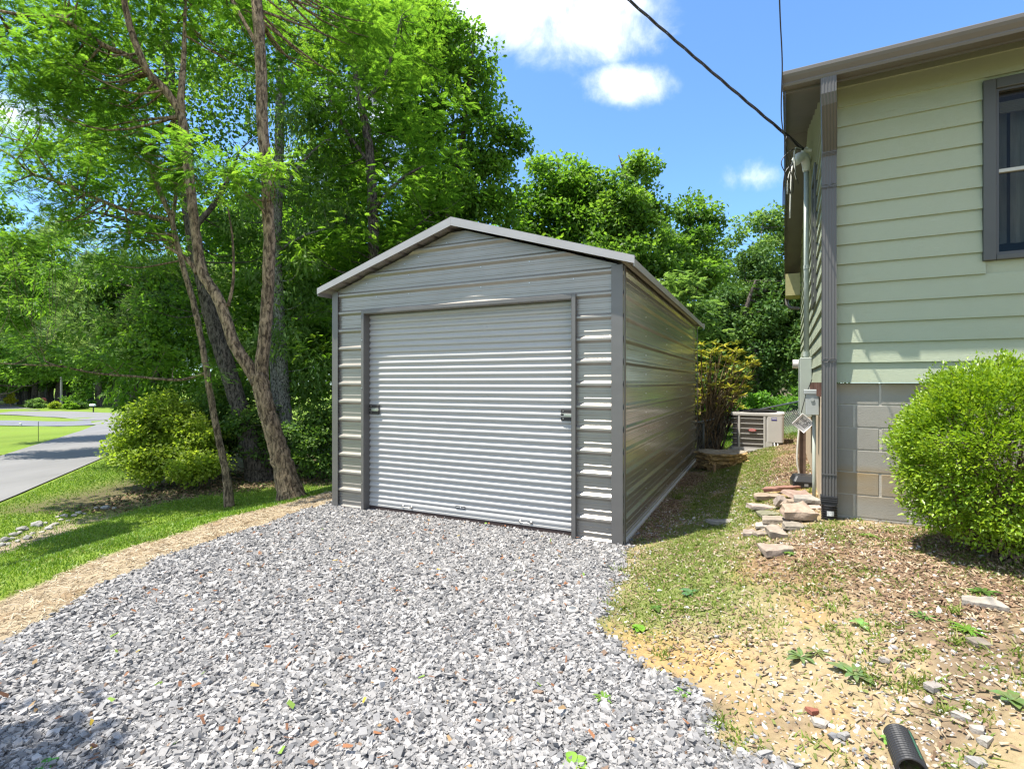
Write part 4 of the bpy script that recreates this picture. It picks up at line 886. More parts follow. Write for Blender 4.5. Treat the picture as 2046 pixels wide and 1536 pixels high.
simple('airy_tree', 'flat-topped airy tree beside the house eave with sky showing through', 1530, 27, ((1500, 445, 38, 27, .7), (1540, 432, 40, 27, .7), (1475, 480, 40, 27, .6), (1575, 470, 50, 27, .6), (1530, 500, 45, 27, .5), (1490, 560, 50, 27), (1450, 530, 34, 27, .7), (1590, 540, 55, 27), (1640, 480, 70, 27)), 105, .55, 105, 'broad', .19, BLUEG, 420, 10, 'l', rad=.09, fill=.55)
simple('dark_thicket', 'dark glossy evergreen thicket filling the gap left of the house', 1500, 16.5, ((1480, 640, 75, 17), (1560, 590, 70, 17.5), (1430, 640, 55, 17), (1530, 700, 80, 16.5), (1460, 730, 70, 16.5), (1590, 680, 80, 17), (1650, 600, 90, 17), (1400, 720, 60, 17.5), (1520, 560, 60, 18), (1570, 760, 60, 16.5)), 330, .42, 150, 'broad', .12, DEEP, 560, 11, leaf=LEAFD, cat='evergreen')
simple('feathery_tree', 'light feathery young tree just past the far end of the shed roof', 1385, 14.5, ((1380, 600, 40, 14.5), (1360, 640, 40, 14.5), (1400, 660, 36, 14.5), (1350, 580, 36, 14.8), (1330, 640, 50, 15)), 90, .36, 24, 'pinnate', .2, BLUEG, 560, 12, rad=.06)
simple('vine_bank', 'bright low leafy brush beyond the wire fence', 1500, 14.5, ((1470, 815, 26, 14.3, .7), (1510, 805, 28, 14.5, .7), (1545, 812, 24, 14.5, .7), (1420, 820, 26, 14.2, .7), (1580, 810, 26, 14.8, .7), (1400, 800, 30, 15), (1620, 800, 40, 15)), 90, .26, 110, 'broad', .09, [(.07, .17, .02), (.11, .25, .03), (.17, .33, .05)], 820, 13, rad=.02, cat='shrub')
simple('spreading_bush', 'broad yellow-green bush beside the road left of the slender tree', 320, 13.2, ((300, 865, 58, 13), (355, 850, 52, 13.2), (262, 890, 36, 12.8), (330, 915, 52, 12.6, .8), (395, 880, 48, 13), (270, 925, 34, 12.5, .7), (380, 935, 40, 12.3, .6), (330, 815, 30, 13.2), (420, 930, 30, 12.2, .6)), 260, .30, 95, 'broad', .085, [(.13, .20, .025), (.22, .31, .035), (.32, .40, .06)], 860, 14, rad=.04, cat='shrub')
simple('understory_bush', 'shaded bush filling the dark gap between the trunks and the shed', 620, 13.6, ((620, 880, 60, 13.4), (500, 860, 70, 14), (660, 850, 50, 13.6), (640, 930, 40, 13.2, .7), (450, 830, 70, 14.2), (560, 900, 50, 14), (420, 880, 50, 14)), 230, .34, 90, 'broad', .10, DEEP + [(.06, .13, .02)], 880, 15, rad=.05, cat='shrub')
simple('hanging_tree', 'leafy tree with drooping sprays over the roadside bush', 300, 16, ((270, 720, 60, 15.8), (330, 690, 70, 16), (240, 660, 60, 16.5), (310, 780, 50, 15.6), (380, 760, 60, 16), (400, 680, 80, 16.5), (250, 780, 36, 15.5), (300, 580, 100, 17), (180, 600, 80, 17)), 200, .5, 100, 'narrow', .17, LIME, 560, 16)
# pines and trees beyond the road
simple('white_pine', 'pale feathery pine with wide layered boughs beyond the lawn', 262, 27, ((100, 630, 70, 26, .5), (40, 600, 70, 26, .5), (180, 590, 70, 27, .5), (110, 540, 70, 27, .5), (60, 690, 60, 26, .4), (180, 680, 60, 26, .4), (220, 630, 50, 26, .5), (120, 470, 60, 27, .5), (20, 650, 60, 25, .4)), 190, .75, 46, 'needle', .30, [(.12, .20, .07), (.20, .29, .11), (.29, .38, .17)], 420, 17, 'd', .28)
simple('spreading_pine', 'grey-green pine with drooping boughs left of the leaning trunk', 330, 17, ((200, 600, 60, 16.5, .45), (290, 560, 70, 17, .5), (250, 650, 60, 16, .4), (340, 620, 60, 16.5, .5), (160, 650, 50, 16, .35), (300, 700, 60, 16, .4), (220, 540, 50, 17, .5), (380, 560, 60, 17, .5)), 150, .5, 40, 'needle', .22, [(.07, .13, .05), (.12, .20, .07), (.19, .27, .11)], 470, 18, 'd', .16)
simple('edge_tree', 'leafy maple-like tree at the far left edge above the road', -60, 20, ((10, 540, 60, 19), (70, 590, 55, 20), (-40, 500, 90, 20), (20, 640, 45, 19, .7), (110, 520, 50, 20.5), (60, 500, 45, 20), (130, 580, 40, 20, .7), (-20, 420, 60, 20), (150, 640, 45, 20, .6), (90, 700, 40, 19.5, .6), (10, 715, 40, 19, .6), (50, 745, 34, 19, .5), (110, 735, 34, 19.5, .5)), 170, .55, 90, 'broad', .14, MIDG, 400, 19)
def generic(name, label, h, wd, n, per, kind, size, cols, seed, grp, bark_='d', cat='tree'):
    lobes = []; r = np.random.default_rng(seed)
    for k in range(8):
        z = h * (.28 + .66 * k / 8); q = wd * (1 - .55 * abs(k / 7 - .35)); a = k * 2.4
        lobes.append((math.cos(a) * wd * .45, math.sin(a) * wd * .45 , z, q * .62, .9))
    lobes.append((0, 0, h * .9, wd * .4, 1.2))
    lobes = [(x + 0, y + 500, z + gz(0, 500), q, s) for x, y, z, q, s in lobes]; b = (0, 500, gz(0, 500))
    t = tree(name, label, cat, b, [([(0, 500, b[2] - .3), (.1, 500, b[2] + h * .3), (-.1, 500, b[2] + h * .6), (0, 500, b[2] + h * .95)], [.03 * h, .024 * h, .015 * h, .004 * h])], lobes, n, wd * .22, per, kind, size, cols, grp, bark_, 24, None, seed)
    return t
def put(t, x, y, s, rz, first, label=None, grp=None):
    if first: o = t
    else:
        o = t.copy(); C.objects.link(o)
        for ch in t.children: c = ch.copy(); C.objects.link(c); c.parent = o
    o.location = (x, y, gz(x, y) - .15); o.scale = (s, s, s); o.rotation_euler = (0, 0, rz)
    if label: o['label'] = label
    if grp: o['group'] = grp
    return o
LW, LF = 'leafy green tree of the wood behind the shed and trunks', 'leafy green tree in the distant wood beyond the road'
GW, GF = 'trees of the wood behind the shed', 'trees of the distant wood beyond the road'
ga = generic('wood_tree', LW, 10, 3.4, 150, 70, 'broad', .26, MIDG, 31, GW); gb = generic('wood_tree', LW, 11, 3.0, 150, 70, 'broad', .25, LIME, 32, GW); gc = generic('wood_tree', LW, 9, 3.2, 150, 70, 'broad', .24, DEEP, 33, GW)
rr = random.Random(3); used = set()
def place(x, y, s, which, far=False):
    t = (ga, gb, gc)[which]; put(t, x, y, s, rr.uniform(0, 6.28), which not in used, LF if far else LW, GF if far else GW); used.add(which)
for x, y, s, k in ((-9.5, 21, 1.1, 0), (-6.5, 20, 1.15, 1), (-3.6, 22, 1.1, 2), (-1.2, 24, .95, 0), (-8, 26, 1.3, 2), (-4.5, 28, 1.3, 1), (.5, 28, .95, 2), (3.5, 29, .85, 0), (6.5, 30, .85, 2), (9.5, 31, .80, 0), (12.5, 32, .78, 1), (16, 33, .78, 2), (20, 35, .8, 0), (-12.5, 24, 1.1, 1), (-13, 30, 1.3, 0), (11, 24, .55, 2), (14, 25, .6, 0), (7.5, 24.5, .55, 1),
                   (.3, 18.5, .62, 0), (2.8, 19.5, .55, 2)): place(x, y, s, k)
for k in range(30):
    px = -90 + k * 13.5 + rr.uniform(-5, 5); Yd = rr.uniform(82, 112) if k % 3 else rr.uniform(70, 80); place((px - CX) / F * Yd, Yd, rr.uniform(1.2, 2.0) * Yd / 85, k % 2, True)
def bushcopy(): pass
for lab, px, Y, rp, hp, cols, sd_ in (('rounded blue-green hedge bush left of the red road sign', 75, 70, 17, 14, BLUEG, 41), ('golden-green bush right of the red road sign', 113, 69, 16, 10, [(.13, .20, .02), (.22, .30, .03), (.30, .36, .05)], 42),
        ('bright green bush beneath the utility pole', 140, 68, 14, 11, [(.10, .2, .02), (.17, .3, .03), (.24, .36, .05)], 43), ('dark clipped hedge left of the white mailbox', 158, 69, 17, 10, DEEP, 44), ('lime tree-like shrub behind the utility pole', 160, 73, 26, 28, LIME, 45), ('tall yellow-leaved shrub by the far gate', 22, 74, 9, 26, [(.25, .27, .02), (.33, .34, .03), (.40, .40, .06)], 46)):
    x = (px - CX) / F * Y; z = gz(x, Y); hh = hp * Y / F; q = rp * Y / F
    tree('roadside_bush', lab, 'shrub', (x, Y, z), [([(x, Y, z - .1), (x, Y, z + hh * .5), (x, Y, z + hh)], [.06, .05, .02])], [(x - q * .4, Y, z + hh * .55, min(q, hh) * .75, .8), (x + q * .4, Y, z + hh * .5, min(q, hh) * .7, .8), (x, Y, z + hh * .95, min(q, hh) * .6, .9)], 60, q * .22, 45, 'broad', .20, cols, 'bushes along the far road', nbr=6, seed=sd_)
# the tree beyond the left edge whose shade falls on the lawn and gravel
tree('overhanging_tree', 'leafy tree beyond the left edge that shades the lawn and gravel', 'tree', (-8.6, 2.2, gz(-8.6, 2.2)),
     [([(-8.6, 2.2, -1), (-8.4, 2.2, 2), (-8.2, 2.3, 5), (-8.0, 2.4, 9)], [.22, .18, .14, .05]), ([(-8.3, 2.2, 3.6), (-6.5, 1.9, 5.2), (-4.4, 1.7, 6.0)], [.07, .04, .01]), ([(-8.2, 2.3, 4.6), (-8.6, 4.5, 6.4), (-9.3, 7.4, 7.3)], [.08, .05, .015])],
     [(-4.3, 1.72, 6.0, .24, .5), (-4.7, 1.6, 6.05, .24, .5), (-8, 2.3, 8.8, .7, .9), (-8.9, 6.2, 7, .6, .4), (-10.2, 8.2, 7.2, .7, .4), (-9.3, 7.4, 7.5, .6, .4)], 110, .42, 85, 'broad', .13, MIDG, nbr=40, seed=21)
# round clipped shrub in front of the house
def shrub():
    r = np.random.default_rng(77); c = np.array([3.42, 3.62, 1.09]); b = np.array([3.40, 3.62, gz(3.40, 3.62)])
    T = thing('round_shrub', 'dense round bright green shrub before the house block wall', 'shrub', tuple(b))
    n = 1500; d = unit(r.normal(0, 1, (n, 3)) + np.array([0, 0, .12])); lump = 1 + .05 * np.sin(d[:, 0] * 7 + 1) * np.cos(d[:, 1] * 6) + .045 * np.sin(d[:, 2] * 9)
    cl = np.hstack([c + d * np.array([.65, .62, .66]) * (r.uniform(.72, 1.0, (n, 1))) * lump[:, None], r.uniform(.05, .10, (n, 1))]); cl[:, 2] = np.maximum(cl[:, 2], b[2] + .10)
    idx = np.repeat(np.arange(n), 52); m = len(idx); dd = rdir(m, r); P = cl[idx, :3] + dd * cl[idx, 3:4] * r.random((m, 1)) ** .4
    out = unit(P - c); A = unit(out * .9 + rdir(m, r) * .8 + np.array([0, 0, .25])); Nn = unit(out * .5 + np.array([0, 0, .9]) + rdir(m, r) * .6); ln = r.uniform(.018, .036, m)
    V = leaf_quads(P, A, Nn, ln, ln * .27) - b; rv = np.clip(.5 * r.uniform(0, 1, n)[idx] + .5 * r.random(m), 0, 1); col = ramp(rv, [(.10, .19, .010), (.20, .32, .016), (.33, .43, .035)])
    npmesh('crown', V.reshape(-1, 3), np.arange(4 * m).reshape(m, 4), leafy_mat('box_leaf', tr=.33, rough=.38, spec=.45, boost=(1.5, 1.5, .7)), T, {'col': np.repeat(col, 4, 0)})
    mb = MB()
    for k in range(90):
        e = cl[r.integers(n), :3] - b; s = np.array([r.normal(0, .05), r.normal(0, .05), 0]); mb.tube(smoothpath([s, s * .5 + e * .5 + r.normal(0, .04, 3), e], 3), list(np.linspace(.011, .002, 7)), 5)
    for k in range(14):
        dk = unit(r.normal(0, 1, 3) + np.array([-.3, -.3, .9])); a = c - b + dk * np.array([.6, .58, .62]); mb.tube([a, a + dk * r.uniform(.05, .12)], [.003, .0015], 4)
    mb.build('stems', BARK, T)
shrub()
def rhodo():
    r = np.random.default_rng(78); Y = 11.4; T0 = Vector((W(1415, 800, Y).x, Y, gz(W(1415, 800, Y).x, Y))); b = np.array(T0)
    T = thing('rhododendron_bush', 'yellowing large-leaved bush at the far corner of the shed', 'shrub', tuple(b))
    tips = np.array([np.array(W(px + r.normal(0, 7), py + r.normal(0, 6), Y + r.normal(0, .3))) for px, py in [(a, bq) for a in range(1395, 1500, 11) for bq in range(690, 832, 12) if (a - 1435) ** 2 / 64 ** 2 + (bq - 760) ** 2 / 78 ** 2 < 1.05]] + [np.array(W(px, py, Y - .1)) for px, py in ((1506, 722), (1496, 716), (1488, 732), (1470, 686), (1424, 684), (1512, 730))])
    n = len(tips); k = 11; P = np.repeat(tips, k, 0); m = n * k; a = np.tile(np.arange(k) * 2.4, n) + r.normal(0, .25, m); e = r.uniform(-.35, .55, m)
    A = np.stack([np.cos(a) * np.cos(e), np.sin(a) * np.cos(e), np.sin(e)], 1); ln = r.uniform(.12, .21, m); V = leaf_quads(P, A, np.array([0, 0, 1.0]) + A * -.3, ln, ln * .15, .15) - b
    rv = np.clip(.6 * np.repeat(r.random(n), k) + .4 * r.random(m), 0, 1); col = ramp(rv, [(.10, .14, .03), (.25, .28, .05), (.44, .42, .06), (.42, .38, .07)])
    npmesh('crown', V.reshape(-1, 3), np.arange(4 * m).reshape(m, 4), LEAFD, T, {'col': np.repeat(col, 4, 0)})
    mb = MB()
    for t in tips:
        e = t - b; s = np.array([r.normal(0, .12), r.normal(0, .1), -.05]); mb.tube(smoothpath([s, s + (e - s) * .45 + np.array([-.05, 0, .08 * np.linalg.norm(e)]) + r.normal(0, .06, 3), e], 4), list(np.linspace(.020, .005, 9)), 5)
    mb.build('stems', BARK, T)
rhodo()
# ---------------------------------------------------------------- things round the house
def hpt(x, y, z): return HOUSE + Matrix.Rotation(HOUSE_RZ, 3, 'Z') @ Vector((x, y, z))
grey = pmat('utility_grey', (.36, .40, .355), .5, var=.06, vscale=3); greyb = pmat('meter_grey', (.34, .365, .36), .45, .0)
offw = pmat('old_white', (.62, .60, .54), .6, var=.1, vscale=6)
def hthing(name, label, cat, x, y, z): return thing(name, label, cat, hpt(x, y, z), HOUSE_RZ)
T = hthing('service_mast', 'pale green conduit mast with a hooded top on the house side wall', 'conduit', -.08, 2.55, 1.95)
mb = MB(); mb.tube([(0, 0, -.05), (0, 0, 2.52)], .032, 12); mb.build('mast_pipe', grey, T, smooth=True)
mb = MB(); mb.tube([(0, 0, .02), (0, 0, .08)], .042, 12); mb.tube([(0, 0, 1.2), (0, 0, 1.25)], .038, 12); mb.build('coupling', grey, T)
mb = MB(); mb.tube(smoothpath([(0, 0, 2.52), (0, -.01, 2.62), (-.03, -.06, 2.69), (-.09, -.12, 2.68), (-.14, -.16, 2.60)], 3), [.045, .05, .055, .058, .06, .062, .063, .064, .064, .064, .062, .06, .05], 12); mb.build('weatherhead', pmat('weatherhead_white', (.66, .66, .60), .5), T, smooth=True)
for k, (dx, dz) in enumerate(((-.05, -.42), (-.10, -.62), (-.02, -.75))):
    mb = MB(); mb.tube(smoothpath([(-.11 - .02 * k, -.14, 2.62), (-.16 + dx, -.2 - .03 * k, 2.45), (-.18 + dx, -.24, 2.6 + dz)], 4), .009, 6); mb.build('service_wire', offw if k != 1 else blackp, T, smooth=True)
T = hthing('meter_box', 'tall grey electric meter cabinet under the conduit mast', 'meter box', -.09, 2.55, 1.0)
mb = MB(); mb.box(-.07, .07, -.16, .16, .16, .95); mb.build('cabinet', grey, T, bevel=.01)
mb = MB(); mb.box(-.082, -.0705, -.15, .15, .18, .93); mb.build('cover', grey, T, bevel=.005)
T = hthing('disconnect_box', 'small grey breaker box beside the downspout corner', 'breaker box', -.085, .78, 1.28)
mb = MB(); mb.box(-.06, .06, -.11, .11, 0, .25); mb.build('box', greyb, T, bevel=.006)
mb = MB(); mb.box(-.075, .062, -.122, .122, .215, .262); mb.build('lid', greyb, T, bevel=.006)
mb = MB(); mb.tube([(-.0, -.111, .16), (0, -.120, .16)], .018, 10); mb.build('knockout', greyb, T)
mb = MB(); mb.tube([(.02, 0, 0), (.02, 0, -.7), (.02, .05, -.98)], .017, 8); mb.build('conduit', grey, T, smooth=True)
T = hthing('dryer_vent', 'short round pale vent pipe sticking out of the side wall', 'vent', -.02, 4.6, 1.93)
mb = MB(); mb.lathe([(.075, 0), (.075, .20), (.062, .20), (.062, .02)], 18, (0, 0, 0), Matrix.Rotation(R(-90), 3, 'Y')); mb.build('vent_pipe', pmat('vent_white', (.62, .58, .56), .45), T, smooth=False)
mb = MB(); mb.box(-.012, .0, -.10, .10, -.10, .10); mb.build('flange', offw, T)
T = hthing('plastic_basket', 'white perforated plastic basket hung by the side wall wires', 'basket', -.135, 1.98, 1.107)
m4 = Matrix.Rotation(R(42), 3, 'Y')
mb = MB(); q = .078
def PQ(x, y, z): return m4 @ Vector((x, y, z))
g = 9; hs = 2 * q / g
for i in range(g):
    for j in range(g):
        x, z = -q + i * hs, -q + j * hs; hole = 0 < i < g - 1 and 0 < j < g - 1 and random.random() < .62
        if hole:
            h_ = hs * random.uniform(.25, .42); cx_, cz_ = x + hs / 2, z + hs / 2; oq = [(x, z), (x + hs, z), (x + hs, z + hs), (x, z + hs)]; iq = [(cx_ + a * h_, cz_ + b * h_) for a, b in ((-1, -1), (1, -1), (1, 1), (-1, 1))]
            for e in range(4): mb.face(PQ(oq[e][0], -.02, oq[e][1]), PQ(oq[(e + 1) % 4][0], -.02, oq[(e + 1) % 4][1]), PQ(iq[(e + 1) % 4][0], -.02, iq[(e + 1) % 4][1]), PQ(iq[e][0], -.02, iq[e][1]))
        else: P = [PQ(x, -.02, z), PQ(x + hs, -.02, z), PQ(x + hs, -.02, z + hs), PQ(x, -.02, z + hs)]; mb.face(*P)
for a in range(4):
    ca = [(-q, -q), (q, -q), (q, q), (-q, q)]; (x0, z0), (x1, z1) = ca[a], ca[(a + 1) % 4]
    mb.face(PQ(x0, -.02, z0), PQ(x1, -.02, z1), PQ(x1 * 1.1, -.07, z1 * 1.1), PQ(x0 * 1.1, -.07, z0 * 1.1)); mb.face(PQ(x0 * 1.1, -.07, z0 * 1.1), PQ(x1 * 1.1, -.07, z1 * 1.1), PQ(x1 * 1.15, -.066, z1 * 1.15), PQ(x0 * 1.15, -.066, z0 * 1.15))
mb.build('basket_shell', pmat('basket_white', (.66, .65, .64), .5), T)
mb = MB(); mb.box(-.07, .07, -.012, -.008, -.07, .07, m4); mb.build('dark_backing', dark, T)
mb = MB(); mb.tube([(-.02, -.03, .13), (.03, -.02, .35), (.10, .02, .55)], .005, 5); mb.build('hanger_wire', blackp, T)
T = hthing('side_post', 'old brown timber post carrying wires by the side wall', 'post', -.14, 2.15, .15)
mb = MB(); mb.box(-.04, .04, -.04, .04, 0, .95); mb.build('timber', pmat('old_timber', (.13, .085, .06), .9, var=.3, vscale=9), T)
mb = MB(); mb.tube(smoothpath([(-.03, -.06, .95), (-.06, -.08, .5), (-.03, -.07, .2), (-.12, -.1, .02)], 4), .012, 6); mb.build('cable', offw, T, smooth=True)
# overhead wires
wire = pmat('black_cable', (.03, .027, .025), .5)
att = hpt(-.10, 2.45, 4.72); pB = W(1275, 0, 6.6); far_end = att + (pB - att) * 3.2
mb = MB(); ns = 150; P = []
for i in range(ns + 1):
    t = i / ns; p = att.lerp(far_end, t); p.z += -.9 * t * (1 - t) * .55; P.append(p)
axis_ = (far_end - att).normalized(); s1 = axis_.orthogonal().normalized(); s2 = axis_.cross(s1)
for k in range(3):
    mb.tube([p + (s1 * math.cos(i * .42 + k * 2.09) + s2 * math.sin(i * .42 + k * 2.09)) * .0115 for i, p in enumerate(P)], .0085, 6)
cab = mb.build('power_cable', wire, None, smooth=True); tag(cab, 'thick twisted black power cable running to the house side wall', 'cable')
mb = MB(); mb.tube([hpt(-.02, 2.45, 4.70), att], .02, 8); mb.tube([att + Vector((-.03, 0, -.02)), att + Vector((.03, 0, .02))], .03, 8); mb.build('cable_clamp', offw, cab)
mb = MB(); mb.tube(smoothpath([att, att + Vector((-.17, -.10, .02)), att + Vector((-.34, -.2, .10)), att + Vector((-.36, -.2, -.1)), att + Vector((-.22, -.1, -.42)), att + Vector((-.16, 0, -.58))], 6), .006, 6)
mb.tube(smoothpath([att, att + Vector((-.25, -.15, -.06)), att + Vector((-.42, -.2, -.24)), att + Vector((-.34, -.2, -.45)), att + Vector((-.18, 0, -.66))], 6), .006, 6); mb.build('drip_loop', wire, cab, smooth=True)
mb = MB(); mb.tube(smoothpath([att + Vector((-.08, -.05, -.01)), att + Vector((-.20, -.12, -.04)), att + Vector((-.20, -.12, -.3)), att + Vector((-.16, -.08, -.42))], 5), .010, 6); mb.build('splice', offw, cab, smooth=True)
mb = MB(); P = smoothpath([W(1553, -300, 2.2), W(1556, -60, 3.2), W(1559, 40, 4.0), W(1563, 130, 4.35), hpt(-.362, -.2, 4.0), hpt(-.30, 1.4, 4.35), hpt(-.18, 2.2, 4.2)], 8); mb.tube(P, .0055, 6)
tag(mb.build('phone_cable', wire, None, smooth=True), 'thin black cable dropping past the house roof corner', 'cable')
# air conditioner
p = gp(1512, 899); Ya = p.y; U = Ya / F; T = thing('air_conditioner', 'beige outdoor air conditioner with slatted grille and red oval badge', 'air conditioner', p, HOUSE_RZ)
AW, AH, AD = 96 * U, 74 * U, 84 * U; acm = pmat('ac_beige', (.50, .48, .455), .45, var=.04, vscale=4)
def rrect(x0, x1, y0, y1, rad, k=5):
    out = []
    for cx, cy, a0 in ((x1 - rad, y1 - rad, 0), (x0 + rad, y1 - rad, 90), (x0 + rad, y0 + rad, 180), (x1 - rad, y0 + rad, 270)):
        for i in range(k + 1): a = R(a0 + 90 * i / k); out.append((cx + rad * math.cos(a), cy + rad * math.sin(a)))
    return out
x0, x1 = -AW / 2, AW / 2
mb = MB(); mb.prism(rrect(x0, x1, 0, AD, .07), 'z', 0, .05); mb.build('base_pan', acm, T)
mb = MB(); mb.prism(rrect(x0 + .03, x1 - .03, .03, AD - .03, .06), 'z', .0505, AH - .06); mb.build('coil', pmat('coil_dark', (.17, .15, .135), .7, var=.3, vscale=120, stretch=(8, 1, .2)), T)
mb = MB(); mb.prism(rrect(x0 - .008, x1 + .008, -.008, AD + .008, .075), 'z', AH - .0595, AH); mb.build('top_cap', acm, T, bevel=.008)
mb = MB()
for k in range(9): r0 = .06 + k * .036; mb.lathe([(r0, AH + .012 + .045 * (1 - (k / 9) ** 2)), (r0 + .008, AH + .012 + .045 * (1 - (k / 9) ** 2)), (r0 + .008, AH + .018 + .045 * (1 - (k / 9) ** 2)), (r0, AH + .018 + .045 * (1 - (k / 9) ** 2))], 28, (0, AD / 2, 0))
for k in range(4): a = k * math.pi / 4; mb.box(-.36, .36, -.006, .006, AH + .005, AH + .045, Matrix.Rotation(a, 3, 'Z'), (0, AD / 2, 0))
mb.build('fan_guard', pmat('guard_black', (.03, .03, .03), .5), T)
px_ = lambda px: x0 + (px - 1462) * U
for a, c in ((1475.5, 1479.5), (1522, 1526)): mb = MB(); mb.box(px_(a), px_(c), -.004, .028, .0505, AH - .06); mb.build('corner_post', acm, T, bevel=.004)
mb = MB(); mb.prism(rrect(px_(1526.2), x1 + .002, -.006, .35, .05), 'z', .17, AH - .0605); mb.build('service_panel', acm, T, bevel=.004)
mb = MB(); mb.box(px_(1526.2), px_(1538), -.003, .06, .0505, .1695); mb.build('lower_panel', acm, T)
mb = MB()
for k in range(6):
    z = .0505 + (k + .6) * (AH - .11) / 6.2; mb.box(px_(1479.7), px_(1521.8), .004, .027, z, z + .014)
mb.build('grille', acm, T)
mb = MB()
for k in range(6):
    z = .0505 + (k + .6) * (AH - .11) / 6.2; mb.prism(rrect(x0 - .002, px_(1475.3), .0, .35, .075), 'z', z, z + .011)
mb.build('side_grille', acm, T)
mb = MB(); cx, cz = px_(1502), AH * .53; mb.prism([(cx + .072 * math.cos(a), cz + .026 * math.sin(a) * (1 + .0)) for a in np.linspace(0, 2 * math.pi, 28)[:-1]], 'y', -.012, .003); bd = mb.build('badge', pmat('badge_red', (.55, .06, .045), .4), T)
def text(body, size, loc, mat, parent, rot, nm='lettering'):
    cu = bpy.data.curves.new(nm, 'FONT'); cu.body = body; cu.size = size; cu.align_x = 'CENTER'; cu.align_y = 'CENTER'; cu.extrude = .0006
    t = bpy.data.objects.new(nm, cu); C.objects.link(t); dg = bpy.context.evaluated_depsgraph_get(); me = bpy.data.meshes.new_from_object(t.evaluated_get(dg)); bpy.data.objects.remove(t)
    o = link(nm, me, mat, parent); o.location = loc; o.rotation_euler = rot; return o
text('bryant', .042, (cx, -.0135, cz), wt, bd, (R(90), 0, 0))
mb = MB(); lx = px_(1541); mb.box(lx - .05, lx + .05, -.0085, -.0062, AH - .145, AH - .085); st = mb.build('rating_sticker', pmat('sticker_blue', (.07, .06, .25), .4), T)
mb = MB(); mb.box(lx - .045, lx + .045, -.0095, -.0087, AH - .112, AH - .098); mb.build('sticker_stripe', wt, st)
for k in range(2): mb = MB(); mb.tube(smoothpath([(px_(1541 + 6 * k), .02, .17), (px_(1543 + 6 * k), -.05, .08), (px_(1548 + 9 * k), -.12, .025), (px_(1562 + 14 * k), -.05, .02), (px_(1580 + 6 * k), .3, .04)], 5), .016 - .004 * k, 8); mb.build('pipe', pmat('line_grey', (.48, .48, .47), .4, .3) if k == 0 else offw, T, smooth=True)
mb = MB(); mb.box(x0 - .05, x1 + .06, -.06, AD + .06, -.06, -.001); tag(mb.build('equipment_pad', pmat('pad', (.36, .35, .33), .9, var=.1), None), 'thin concrete pad under the air conditioner', 'pad'); pad = bpy.data.objects['equipment_pad']; pad.location = p; pad.rotation_euler = (0, 0, HOUSE_RZ)
# chain-link fence between shed and house
fa = Vector(W(1389, 845, 11.0)); fb = Vector(W(1604, 800, 12.6)); fa0, fb0 = Vector((fa.x, fa.y, gz(fa.x, fa.y))), Vector((fb.x, fb.y, gz(fb.x, fb.y)))
T = thing('chain_link_fence', 'low chain-link fence between the shed and the house', 'fence', fa0)
gst = pmat('galvanised', (.17, .175, .175), .5, .6); O = fa0
mb = MB(); mb.tube([fa - O, fb - O], .019, 8); mb.build('top_rail', gst, T, smooth=True)
mb = MB(); ln = (fb - fa).length; hh = (fa.z - fa0.z + fb.z - fb0.z) / 2; n_ = int(ln / .075)
def FP(u, v): a = fa0.lerp(fb0, u); c = fa.lerp(fb, u); return a.lerp(c, v) - O
kk = int(hh / .075)
for i in range(-kk, n_ + 1):
    for s in (1, -1):
        u0, v0, u1, v1 = i / n_, 0.0, (i + kk) / n_, 1.0
        if u0 < 0: v0 = -i / kk; u0 = 0
        if u1 > 1: v1 = (n_ - i) / kk; u1 = 1
        if v1 > v0: mb.tube([FP(u0, v0 if s > 0 else 1 - v0), FP(u1, v1 if s > 0 else 1 - v1)], .0030, 3, cap=False)
mb.build('wire_mesh', gst, T)
for u in (.07, .55, 1.0): mb = MB(); mb.tube([FP(u, -.1), FP(u, 1.02)], .024, 8); mb.build('post', gst, T, smooth=True)
# rotten stump and stake
def stump():
    p = gp(1452, 934); U = p.y / F; rad = 50 * U; T = thing('tree_stump', 'wide rotten tree stump with grey top and crumbling yellow side', 'stump', p)
    r = np.random.default_rng(4); n = 40; rings = []; prof = ((.80, -.06), (.86, .03), (.95, .07), (.88, .11), (1.0, .15), (.94, .19), (1.03, .225), (1.0, .245))
    mb = MB(); 
    for rr_, z in prof:
        for k in range(n): a = 2 * math.pi * k / n; q = rad * rr_ * (1 + .10 * math.sin(3 * a + 1) + .06 * math.sin(7 * a) + r.normal(0, .03)); mb.v.append((q * math.cos(a), q * .75 * math.sin(a) + .25, z + r.normal(0, .006)))
    for i in range(len(prof) - 1):
        for k in range(n): mb.f.append((i * n + k, i * n + (k + 1) % n, (i + 1) * n + (k + 1) % n, (i + 1) * n + k))
    mb.build('rotten_side', pmat('rotten_wood', (.16, .10, .05), .95, col2=(.55, .38, .16), vscale=7, stretch=(1, 1, 3), bump=1, bscale=24, bdist=.04), T)
    m2 = MB(); top = mb.v[-n:]; m2.v = [(x, y, z + .003) for x, y, z in top] + [(x * .5, (y - .25) * .5 + .25, z + .018 + r.normal(0, .008)) for x, y, z in top] + [(0, .25, .265)]
    for k in range(n): k2 = (k + 1) % n; m2.f += [(k, k2, n + k2, n + k), (n + k, n + k2, 2 * n)]
    m2.build('cut_top', pmat('grey_wood_top', (.20, .17, .13), .95, col2=(.36, .32, .25), vscale=10, bump=.8, bscale=40, bdist=.02), T)
    m3 = MB()
    for k in range(60): a = r.uniform(3.5, 6.0); q = rad * r.uniform(.85, 1.06); x, y, z = q * math.cos(a), q * .75 * math.sin(a) + .25, r.uniform(.02, .2); m3.tube([(x, y, z), (x + r.normal(0, .05), y - .02, z + r.normal(0, .03))], [.014, .004], 5)
    m3.build('splinters', pmat('splinter', (.46, .32, .14), .9, var=.4, vscale=9), T)
stump()
